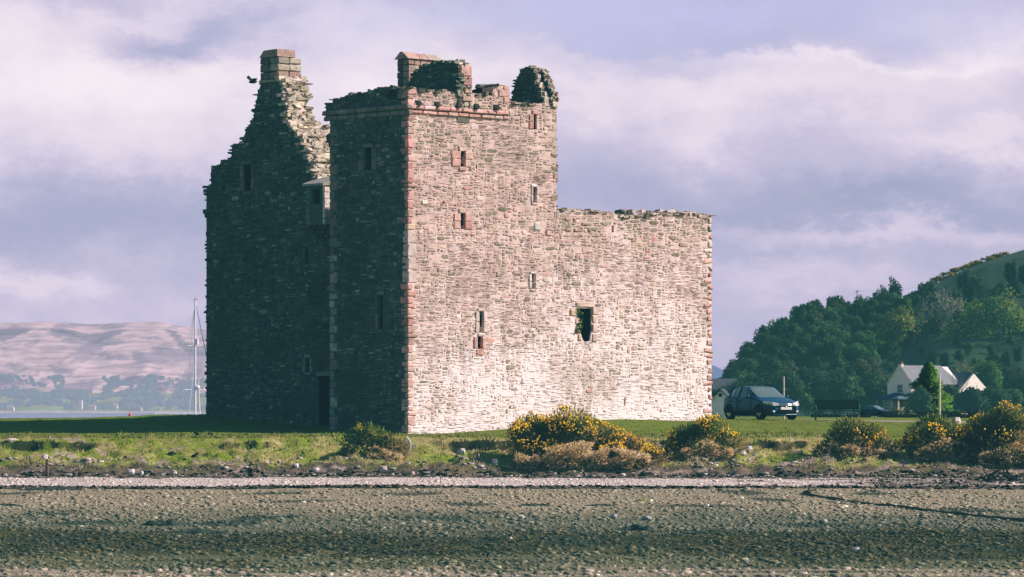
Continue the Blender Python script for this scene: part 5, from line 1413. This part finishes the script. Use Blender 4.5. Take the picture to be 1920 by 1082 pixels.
# ------------------------------------------------------------------ white house
HR=(.80,.76,.72)
M['harl']=m_vc('white_harling',.9,2,.12,30,.3,.01)
M['slate']=m_vc('roof_slate',.75,4,.3,40,.4,.01)
t=NT('window_glass'); t.base((.12,.16,.20)); t.set(Roughness=.1,Specular_IOR_Level=.8); M['pane']=t.m
D0=560; sc0=D0/F
hx=(1709-960)*sc0; hz=-1.6
house=empty('white_house',(hx,D0,0),math.radians(32),'white gabled house with grey slate roof at the foot of the wooded hill','house')
W1=5.6; L1=8.6; EV=(HY-718)*sc0; RG=(HY-686)*sc0
m=MB(); # main block: local x along the ridge, y away
def gableblock(m,x0,x1,y0,y1,zb,ze,zr,axis,col):
    if axis=='x':
        ym=(y0+y1)/2; v=[(x0,y0,zb),(x1,y0,zb),(x1,y1,zb),(x0,y1,zb),(x0,y0,ze),(x1,y0,ze),(x1,y1,ze),(x0,y1,ze),(x0,ym,zr),(x1,ym,zr)]
        f=[(0,1,5,4),(2,3,7,6),(1,2,6,9,5),(3,0,4,8,7),(4,5,9,8),(6,7,8,9)]
    else:
        xm=(x0+x1)/2; v=[(x0,y0,zb),(x1,y0,zb),(x1,y1,zb),(x0,y1,zb),(x0,y0,ze),(x1,y0,ze),(x1,y1,ze),(x0,y1,ze),(xm,y0,zr),(xm,y1,zr)]
        f=[(0,1,5,8,4),(2,3,7,9,6),(1,2,6,5),(3,0,4,7),(5,6,9,8),(7,4,8,9)]
    m.add(v,f,col)
def roofslab(m,pts,th,col):
    n=len(pts); up=[(a,b,c+th) for a,b,c in pts]; m.add(list(pts)+up,[tuple(range(n)),tuple(range(n,2*n))]+[(i,(i+1)%n,(i+1)%n+n,i+n) for i in range(n)],col)
gableblock(m,0,L1,0,W1,hz,EV,RG-.05,'x',HR)
gableblock(m,1.6,3.4,-.5,1.,hz,EV-.4,EV+1.1,'y',(.82,.78,.74))
gableblock(m,L1-1.2,L1+3.9,-1.6,4.,hz,(HY-731)*sc0,(HY-700)*sc0,'y',(.86,.80,.75))
m.build('wall',M['harl'],house)
m=MB(); SL=(.20,.22,.24)
roofslab(m,[(.1,-.3,EV-.25),(L1+.2,-.3,EV-.25),(L1-1.2,W1/2,RG),(.1,W1/2,RG)],.10,SL)
roofslab(m,[(.1,W1+.3,EV-.25),(L1+.2,W1+.3,EV-.25),(L1-1.2,W1/2,RG),(.1,W1/2,RG)],.10,SL)
for (x0,x1,y0,y1,ze,zr) in ((1.5,3.5,-.6,1.8,EV-.45,EV+1.15),(L1-1.35,L1+4.05,-1.5,4.,(HY-732)*sc0,(HY-699)*sc0)):
    xm=(x0+x1)/2
    roofslab(m,[(x0,y0+.15,ze),(xm,y0+.15,zr),(xm,y1,zr),(x0,y1,ze)],.09,(.14,.17,.20)); roofslab(m,[(x1,y0+.15,ze),(xm,y0+.15,zr),(xm,y1,zr),(x1,y1,ze)],.09,(.14,.17,.20))
roof=m.build('roof',M['slate'],house)
m=MB(); 
for sg in (0,1):
    y0=-.1 if sg==0 else W1+.1; tube(m,[(0,y0,EV-.15),(0,W1/2,RG+.12)],.16,(.78,.70,.60),4)
m.build('gable_coping',M['harl'],house)
m=MB(); cbox(m,(.1,W1/2-.3,RG-.3),(.6,W1/2+.3,RG+.3),(.6,.55,.5),b=.03); tube(m,[(.35,W1/2-.1,RG+.3),(.35,W1/2-.1,RG+.65)],.11,(.45,.17,.10),8); m.build('chimney',M['harl'],house)
def hwin(x0,x1,y0,y1,z0,z1,nx):
    m=MB(); cbox(m,(x0,y0,z0),(x1,y1,z1),(.62,.60,.56),b=.01); fo=m.build('window',M['paint'],house)
    m=MB()
    if nx: cbox(m,(x0-.02,y0+.12,z0+.12),(x0+.05,y1-.12,(z0+z1)/2-.04),(.1,.1,.1),b=.005); cbox(m,(x0-.02,y0+.12,(z0+z1)/2+.04),(x0+.05,y1-.12,z1-.12),(.1,.1,.1),b=.005)
    else: cbox(m,(x0+.12,y0-.02,z0+.12),(x1-.12,y0+.05,z1-.12),(.1,.1,.1),b=.005)
    m.build('pane',M['pane'],fo)
hwin(-.05,.05,1.9,3.3,(HY-737)*sc0,(HY-720)*sc0,1)
hwin(2.1,2.9,-.56,-.4,EV-.5,EV+.3,0)
hwin(L1+.6,L1+1.5,-1.66,-1.5,.4,1.6,0)
hwin(4.4,5.3,-.06,.05,.6,2.,0)
pr=MB(); PZ=(HY-744)*sc0
pv=[(-2.6,-.3,PZ-.25),(.3,-.9,PZ-.25),(.3,W1+.2,PZ-.25),(-2.6,W1-.6,PZ-.25),(-.6,W1/2-.6,PZ+.55),(-.6,W1/2+.6,PZ+.55)]
pr.add(pv+[(a,b,c-.14) for a,b,c in pv[:4]],[(0,1,4),(1,2,5,4),(2,3,5),(3,0,4,5),(0,1,7,6),(1,2,8,7),(2,3,9,8),(3,0,6,9),(6,7,8,9)],(.12,.16,.22))
porch=pr.build('porch_roof',M['slate'],house)
m=MB(); cbox(m,(-2.2,.5,hz),(-.1,W1-1.2,.5),(.42,.40,.34),b=.02)
for (x,y) in ((-2.4,-.1),(-2.4,1.5),(-2.4,3.2),(-2.4,W1-.8),(-.9,-.5)): cbox(m,(x-.09,y-.09,hz),(x+.09,y+.09,PZ-.3),(.55,.52,.44),b=.01)
m.build('porch_post',M['harl'],house)
hwin(-2.3,-2.2,1.7,3.0,.5,1.7,1)
# low white cottage behind the car
D1=600; s1_=D1/F; cot=empty('cottage',((1356-960)*s1_,D1,0),math.radians(-104),'low white cottage with dark roofs partly hidden behind the castle corner','house')
m=MB(); gableblock(m,-5,2.2,-1.75,1.75,-1.5,(HY-752)*s1_,(HY-732)*s1_,'x',(.74,.76,.76)); m.build('wall',M['harl'],cot)
m=MB(); ze=(HY-755)*s1_; zr=(HY-731)*s1_
roofslab(m,[(-5,-2.05,ze),(2.5,-2.05,ze),(2.5,0,zr),(-5,0,zr)],.16,(.06,.075,.095)); roofslab(m,[(-5,2.05,ze),(2.5,2.05,ze),(2.5,0,zr),(-5,0,zr)],.16,(.06,.075,.095)); m.build('roof',M['slate'],cot)
m=MB(); ell(m,(2.22,0,(HY-741)*s1_),(.06,.28,.28),(.03,.03,.04),8,6); fo=m.build('window',M['plain'],cot)
# second, larger roof behind it
D2=618; s2_=D2/F; ct2=empty('cottage',((1352-960)*s2_,D2,0),math.radians(14),'slate roofed house just behind the low white cottage','house')
m=MB(); gableblock(m,-2.9,2.7,-2.,2.,-1.5,(HY-735)*s2_,(HY-713)*s2_,'x',(.55,.57,.58)); m.build('wall',M['harl'],ct2)
m=MB(); ze=(HY-737)*s2_; zr=(HY-711)*s2_
roofslab(m,[(-3.1,-2.3,ze),(2.9,-2.3,ze),(2.6,0,zr),(-2.8,0,zr)],.1,(.07,.085,.105)); roofslab(m,[(-3.1,2.3,ze),(2.9,2.3,ze),(2.6,0,zr),(-2.8,0,zr)],.1,(.07,.085,.105)); m.build('roof',M['slate'],ct2)
# garden trees round the house
def gtree(name,px,pyb,ytop,D,w_,cols,label,seed,n=2600,ls=.16,bd=2,shape=None,bark=(.08,.07,.06),cl=22,cat='tree'):
    H=(pyb-ytop)/F*D; rr=tree(dict(name=name,h=H,w=w_*1.25,n=int(n*1.3),ls=ls*1.35,cols=cols,bark=bark,bd=bd,cl=cl,cz=.44 if name=='shrub' else .56,ch=.56 if name=='shrub' else .46),seed)
    rr.location=((px-960)/F*D,D,(HY-pyb)/F*D); tag(rr,label,cat); return rr
# conifer-like tree with tiers
def tiered(px,pyb,ytop,D,w_,cols,label,seed):
    r=random.Random(seed); H=(pyb-ytop)/F*D; e=empty('evergreen_tree',((px-960)/F*D,D,(HY-pyb)/F*D),0,label,'tree')
    m=MB(); tube(m,[(0,0,-.3),(0,0,H*.95)],[.16,.03],(.07,.06,.05),6); m.build('trunk',M['wood'],e)
    m=MB()
    for k in range(6500):
        t_=r.random()**.8; z=H*(.05+.95*t_); prof=(1-t_)**.8*w_*(1+.22*math.sin(t_*22+1.2))+.12
        a=r.uniform(0,6.28); q=math.sqrt(r.random()); lob=1+.25*math.sin(a*3+t_*9)+.2*nz(a*1.3,t_*7,seed)
        rad=prof*q*lob; p=Vector((rad*math.cos(a),rad*math.sin(a),z-q*.25))
        d=Vector((math.cos(a)+r.uniform(-.5,.5),math.sin(a)+r.uniform(-.5,.5),r.uniform(-.3,.7))).normalized()*r.uniform(.2,.42); s_=d.cross(Vector((r.random(),r.random(),r.random()))).normalized()*.11
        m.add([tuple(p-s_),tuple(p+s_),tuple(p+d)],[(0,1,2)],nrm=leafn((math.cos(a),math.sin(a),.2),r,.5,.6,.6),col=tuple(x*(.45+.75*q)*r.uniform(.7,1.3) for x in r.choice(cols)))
    m.build('crown',M['leaf'],e)
tiered(1741,774,679,470,2.7,[(.11,.18,.05),(.15,.24,.065),(.20,.28,.08)],'tall green evergreen standing in front of the white house, left of the pale pole',301)
gtree('shrub',1727,775,728,465,1.1,[(.05,.085,.03),(.09,.12,.04)],'shorter green bush at the left foot of the tall evergreen by the white house',302,cat='bush')
gtree('shrub',1778,772,722,480,1.0,[(.04,.075,.03),(.06,.10,.035)],'green bush just right of the pale pole in front of the white house',303,cat='bush')
gtree('bare_tree',1812,765,676,600,2.8,GRY,'bare grey tree rising behind the right gable of the white house',304,n=700,ls=.14,bd=4,bark=(.24,.22,.19))
gtree('bare_tree',1799,770,702,520,1.2,GRY,'thin bare tree standing in front of the right gable of the white house',305,n=0,bd=4,bark=(.16,.14,.12))
gtree('broadleaf_tree',1852,762,682,590,1.9,[(.07,.14,.035),(.10,.18,.045),(.05,.10,.03)],'bright green tree to the right of the white house',306)
gtree('shrub',1826,775,727,450,1.7,[(.04,.055,.03),(.055,.075,.035),(.03,.045,.025)],'dark round bush in front of the right gable of the white house',307,cat='bush')
gtree('shrub',1856,775,728,460,1.9,[(.06,.085,.04),(.045,.065,.03)],'dull green bush right of the dark round bush by the white house',308,cat='bush')
gtree('shrub',1884,773,730,470,1.9,[(.05,.09,.035),(.07,.11,.04)],'fresh green bush below the dark trees at the right',309,cat='bush')
gtree('broadleaf_tree',1890,770,692,600,2.6,[(.05,.06,.035),(.07,.075,.045)],'dull brown green tree at the right beyond the fresh green bush',310)
gtree('broadleaf_tree',1918,772,700,580,2.4,DG,'dark tree at the right edge beyond the garden bushes',311)
gtree('shrub',1664,765,720,640,1.6,[(.06,.08,.03),(.09,.10,.04)],'olive bush left of the gable of the white house',312,cat='bush')
for i,(px,w_,yt) in enumerate([(1400,3.,716),(1425,3.,704),(1455,3.4,700),(1485,3.,706),(1515,3.4,700),(1545,3.2,712),(1572,3.2,705),(1600,3.2,700),(1628,3.,700),(1650,2.6,712),(1370,2.4,722)]):
    gtree('broadleaf_tree',px,776,yt,610+r.uniform(-12,12),w_,DG,'dark shaded tree at the foot of the headland behind the car and bench',320+i,n=1500,ls=.26)['group']='shaded trees at the foot of the headland'
# roadside wall and hedge
m=MB(); r=random.Random(6)
for k in range(150):
    px=1520+k*3.4; D=440; X=(px-960)/F*D; h=.55*r.uniform(.8,1.15)
    if 1632<px<1654: continue
    cbox(m,(X,D-.2,-1.1),(X+.21,D+.2,-.95+h),vary((.085,.09,.09),.25,r),b=.02,jit=.01,r=r)
tag(m.build('roadside_wall',M['rock']),'low dark stone wall along the road in front of the white house','wall')
m=MB(); 
for k in range(9000):
    px=r.uniform(1655,1935); D=430+r.uniform(-1,1); X=(px-960)/F*D; z=-.9+r.random()*(.9+.4*nz(px*.05,3)); a=Vector((r.uniform(-1,1),r.uniform(-1,1),r.uniform(-1,1)))*.09; b=Vector((r.uniform(-1,1),r.uniform(-1,1),r.uniform(-1,1)))*.07
    p=Vector((X,D,z)); m.add([tuple(p-a),tuple(p+b),tuple(p+a)],[(0,1,2)],vary((.025,.038,.022),.4,r))
tag(m.build('hedge',M['plain']),'dark hedge running along the road at the right','hedge')
# ------------------------------------------------------------------ utility pole and wire on the hill
X=(1607-960)/F*985; zp=(HY-588)/F*985; e=empty('utility_pole',(X,985,zp),0,'thin utility pole carrying a wire above the trees of the headland','utility pole')
m=MB(); hh_=(588-543)/F*985; tube(m,[(0,0,0),(0,0,hh_)],.10,(.14,.15,.15),6); m.build('pole',M['wood'],e)
m=MB(); tube(m,[(-.5,0,hh_-.5),(.5,0,hh_-.5)],.06,(.10,.1,.1),5); m.build('crossarm',M['wood'],e)
m=MB()
A_=Vector((X,985,zp+hh_-.4)); B_=Vector(((1925-960)/F*1000,1000,(HY-462)/F*1000))
pts=[]
for k in range(16):
    t_=k/15; p=A_.lerp(B_,t_); p.z-=4*t_*(1-t_)*3.2; pts.append(tuple(p))
tube(m,pts,.016,(.16,.17,.19),4,False)
B2=Vector(((1500-960)/F*1010,1010,(HY-590)/F*1010)); pts=[]
for k in range(10):
    t_=k/9; p=A_.lerp(B2,t_); p.z-=4*t_*(1-t_)*1.; pts.append(tuple(p))
tube(m,pts,.016,(.16,.17,.19),4,False)
tag(m.build('overhead_wire',M['plain']),'thin wire sagging from the utility pole up to the hilltop','wire')
# ------------------------------------------------------------------ yacht
Dy=430; sy=Dy/F; X=(366-960)*sy; yt=empty('sailing_yacht',(X,Dy,-3.6),math.radians(20),'tall white mast and rigging of a moored yacht showing above the grass','yacht')
m=MB(); V=[];st=[(-5.2,.05,1.3,.0),(-4.5,1.,1.25,-.2),(-2,1.65,1.15,-.45),(1,1.75,1.15,-.5),(3.6,1.2,1.3,-.4),(5.8,.05,1.6,.6)]
for (x,w_,zd,zk) in st: V.append([(x,-w_,zd),(x,-w_*.85,.5),(x,-.1*w_,zk),(x,.1*w_,zk),(x,w_*.85,.5),(x,w_,zd)])
flat=[p for a in V for p in a]; fs=[]
for i in range(len(V)-1):
    for j in range(5): fs.append((i*6+j,i*6+j+1,(i+1)*6+j+1,(i+1)*6+j))
    fs.append((i*6+5,i*6,(i+1)*6,(i+1)*6+5))
m.add(flat,fs,(.75,.75,.76)); m.build('hull',M['paint'],yt,False)
m=MB(); cbox(m,(-2.4,-1.0,1.1),(2.4,1.0,1.75),(.72,.72,.73),b=.2); m.build('cabin',M['paint'],yt)
mh=3.6+(HY-563)*sy
WHT=(.80,.80,.80)
m=MB(); tube(m,[(.0,0,1.2),(0,0,mh)],[.12,.09],WHT,8); ms=m.build('mast',M['paint'],yt)
def loc_(px,z): return ((px-366)*sy/math.cos(math.radians(20)),0,z)
for py,w_ in ((648,.9),(730,1.25)):
    m=MB(); z=3.6+(HY-py)*sy; tube(m,[(-w_,-.2,z-.05),(0,0,z),(w_,.2,z-.05)],.045,WHT,5); m.build('spreader',M['paint'],ms)
m=MB(); z=3.6+(HY-641)*sy; tube(m,[(.18,-.1,z-.28),(.18,-.1,z+.30)],.17,WHT,8); m.build('radar_reflector',M['paint'],ms)
m=MB(); z=3.6+(HY-726)*sy; ell(m,(.22,-.15,z),(.28,.28,.2),WHT,12,8); m.build('radar_dome',M['paint'],ms)
m=MB(); z=mh; tube(m,[(-.25,0,z+.05),(.3,0,z+.12)],.03,(.1,.12,.14),4); tube(m,[(0,0,z),(0,0,z+.4)],.02,(.1,.12,.14),4); m.build('masthead_vane',M['plain'],ms)
m=MB()
for a in ((-1.4,.25,2.6),(1.5,.2,2.6),(-4.6,0,2.6),(-1.0,-.5,2.6),(-3.0,.4,2.6),(-2.2,.3,2.6)): tube(m,[(0,0,mh-.8 if abs(a[0])>1.2 else mh*.62),(a[0],a[1],a[2]-1.2)],.018,(.62,.64,.68),3,False)
m.build('rigging',M['paint'],yt)
m=MB(); tube(m,[(.1,0,mh-.6),(1.5,.1,mh*.55),(2.6,.15,1.9)],[.03,.05,.07],(.02,.09,.26),5); m.build('furled_sail',M['plain'],yt)
m=MB(); tube(m,[(.1,0,3.1),(-2.8,.0,3.0)],.07,WHT,6); m.build('boom',M['paint'],yt)
m=MB(); tube(m,[(.55,0,1.6),(.35,0,3.6+(HY-712)*sy)],[.11,.06],(.70,.58,.52),6); m.build('spinnaker_pole',M['paint'],yt)
m=MB()
for x in (-4.8,-3.2,-1.6,0,1.6,3.0,4.4): tube(m,[(x,-1.2,1.3),(x,-1.2,3.35)],.028,WHT,4)
tube(m,[(-4.8,-1.2,3.3),(4.8,-1.,3.35)],.03,WHT,4); cbox(m,(.9,-.9,2.2),(2.6,.9,3.5),(.70,.68,.66),b=.1)
m.build('deck_rail',M['paint'],yt)
# ------------------------------------------------------------------ far shore
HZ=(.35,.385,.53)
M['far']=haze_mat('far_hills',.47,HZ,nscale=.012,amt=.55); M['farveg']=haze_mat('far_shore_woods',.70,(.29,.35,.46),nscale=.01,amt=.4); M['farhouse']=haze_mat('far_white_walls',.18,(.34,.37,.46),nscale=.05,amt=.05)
def farh(px,D):
    t_=(D-6800)/3200.
    top=float(np.interp(px,[-600,0,60,120,170,230,290,310,345,390,520,700,1000,1200],[612,607,605,606,610,607,604,606,613,620,640,655,700,772])); zt=(HY-top)/F*10000
    n=abs(nz(px*.006,D*.00045,3)); n2=abs(nz(px*.014,D*.0011,9)); n3=nz(px*.035,D*.003,2)
    s=sstep(0,1,t_)**.9
    n=abs(nz(px*.011,D*.0007,3)); n4=nz(px*.09,D*.008,12); ridge=(-6*n-4*n2+2*n3+1.0*n4)*math.sin(math.pi*min(1,max(0,t_)))**.7
    return -3.7+min(18,max(0,(D-6800)*.045))+s*(zt-14)+ridge*1.1
V=[];C=[];fp=list(range(-700,1201,7)); fd=[6780,6800,6830]+[6860+45*i for i in range(82)]
for D in fd:
    for px in fp:
        V.append(((px-960)/F*D,D,farh(px,D)))
        t_=(D-6800)/3200.; n=nz(px*.02,D*.002,5); n2=nz(px*.006,D*.0008,15); m_=abs(nz(px*.006,D*.00045,3))
        c=mixc((.58,.42,.39),(.44,.33,.31),.5+.5*n); qx=px+(D-6800)*.035*(1 if nz(px*.006,0.,3)>0 else -1)*min(1,abs(nz(px*.006,0.,3))*5); zz=V[-1][2]; qx=px-zz*.5; n=nz(px*.02,zz*.03,5); n2=nz(qx*.014,zz*.030,15)+.6*nz(qx*.045,zz*.07,25)
        n2+=.4*nz(qx*.11,zz*.16,31); c=mixc(c,(.10,.11,.14),min(.62,max(0,(n2+.4*n-.04)*3.2)))
        if m_<.07 and t_<.75: c=mixc(c,(.06,.08,.07),.75)
        if t_<.17+.04*n: c=mixc((.12,.20,.09),(.26,.31,.14),.5+.5*nz(px*.03,D*.01,7))
        if D<6835: c=(.45,.42,.38)
        if t_>.93+.04*n: c=(.08,.09,.09)
        C.append(c)
nf=len(fp); idx=np.arange(len(V)).reshape(len(fd),nf); Fq=np.stack([idx[:-1,:-1],idx[:-1,1:],idx[1:,1:],idx[1:,:-1]],-1).reshape(-1,4)
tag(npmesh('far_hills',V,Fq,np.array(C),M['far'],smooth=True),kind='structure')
# woods on the far shore: one mass
m=MB(); r=random.Random(12)
for k in range(9500):
    px=r.uniform(-80,430); t_=r.random()
    if t_<.7: D=r.uniform(6900,7350)
    else: D=r.uniform(7350,7800)
    n=nz(px*.03,D*.006,4)+.6*nz(px*.12,D*.02,6)
    if n<(.0 if t_<.7 else .12): continue
    if D>7350 and not (px<120 or px>190): continue
    z=farh(px,D); s=r.uniform(2.2,5)
    X=(px-960)/F*D
    ell(m,(X,D,z+s*.6),(s*r.uniform(.7,1.2),s,s*r.uniform(.6,1.)),vary((.06,.10,.05),.4,r),6,4)
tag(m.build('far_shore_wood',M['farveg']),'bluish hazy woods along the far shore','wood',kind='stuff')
def farbuild(px,py,w_,h_,label,parts,D=6850):
    s_=D/F; z0=(HY-py)*s_; e=empty('far_building',((px-960)*s_,D,z0-1),0,label,'building'); m=MB()
    for (x0,x1,h0) in parts: cbox(m,(x0*w_*s_,-4,0),(x1*w_*s_,4,1+h0*h_*s_),(.85,.80,.78),b=.2)
    m.build('wall',M['farhouse'],e); m=MB()
    for (x0,x1,h0) in parts[:1]:
        if len(parts)==1:
            z=1+h0*h_*s_; x0*=w_*s_; x1*=w_*s_; m.add([(x0,-4.2,z),(x1,-4.2,z),(x1,4.2,z),(x0,4.2,z),(x0+.5,0,z+3),(x1-.5,0,z+3)],[(0,1,5,4),(2,3,4,5),(1,2,5),(3,0,4)],(.35,.36,.38)); m.build('roof',M['farhouse'],e)
farbuild(146,766,17,15,'ruined white tower house on the far shore',[(-.5,.05,.5),(.05,.5,1.)])
farbuild(173,767,13,6,'bright white cottage right of the ruined tower on the far shore',[(-.5,.5,.8)])
farbuild(20,769,13,7,'pale house at the left edge of the far shore',[(-.5,.5,.8)])
farbuild(216,764,9,6,'small grey white house in the trees right of the bright cottage on the far shore',[(-.5,.5,.8)])
farbuild(264,770,5,5,'tiny pale hut farthest right on the far shore',[(-.5,.5,.8)])
m=MB(); ell(m,(0,0,.6),(1.1,1.1,1.6),(.75,.10,.12),10,8); tube(m,[(0,0,1.5),(0,0,3.4)],.25,(.7,.1,.1),6); o=m.build('buoy',M['paint']); o.location=((244-960)/F*2600,2600,-3.6); tag(o,'small red buoy floating on the water near the far shore','buoy')
# distant blue hill beyond the headland
m=MB(); V=[];pp=[(1280,692),(1300,690),(1322,683),(1340,686),(1352,692),(1366,700),(1400,720),(1440,760)]
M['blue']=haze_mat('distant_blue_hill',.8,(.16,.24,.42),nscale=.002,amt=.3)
D=5000; vs_=[((a-960)/F*D,D,(HY-b)/F*D) for a,b in pp]; vs2=[(x*1.02,D+900,z*.5) for x,y,z in vs_]; vs0=[((a-960)/F*(D-700),D-700,-3) for a,b in pp]
m.add(vs0+vs_+vs2,[(i,i+1,i+9,i+8) for i in range(7)]+[(i+8,i+9,i+17,i+16) for i in range(7)],(.1,.13,.13)); tag(m.build('distant_hill',M['blue'],smooth=True),kind='structure')
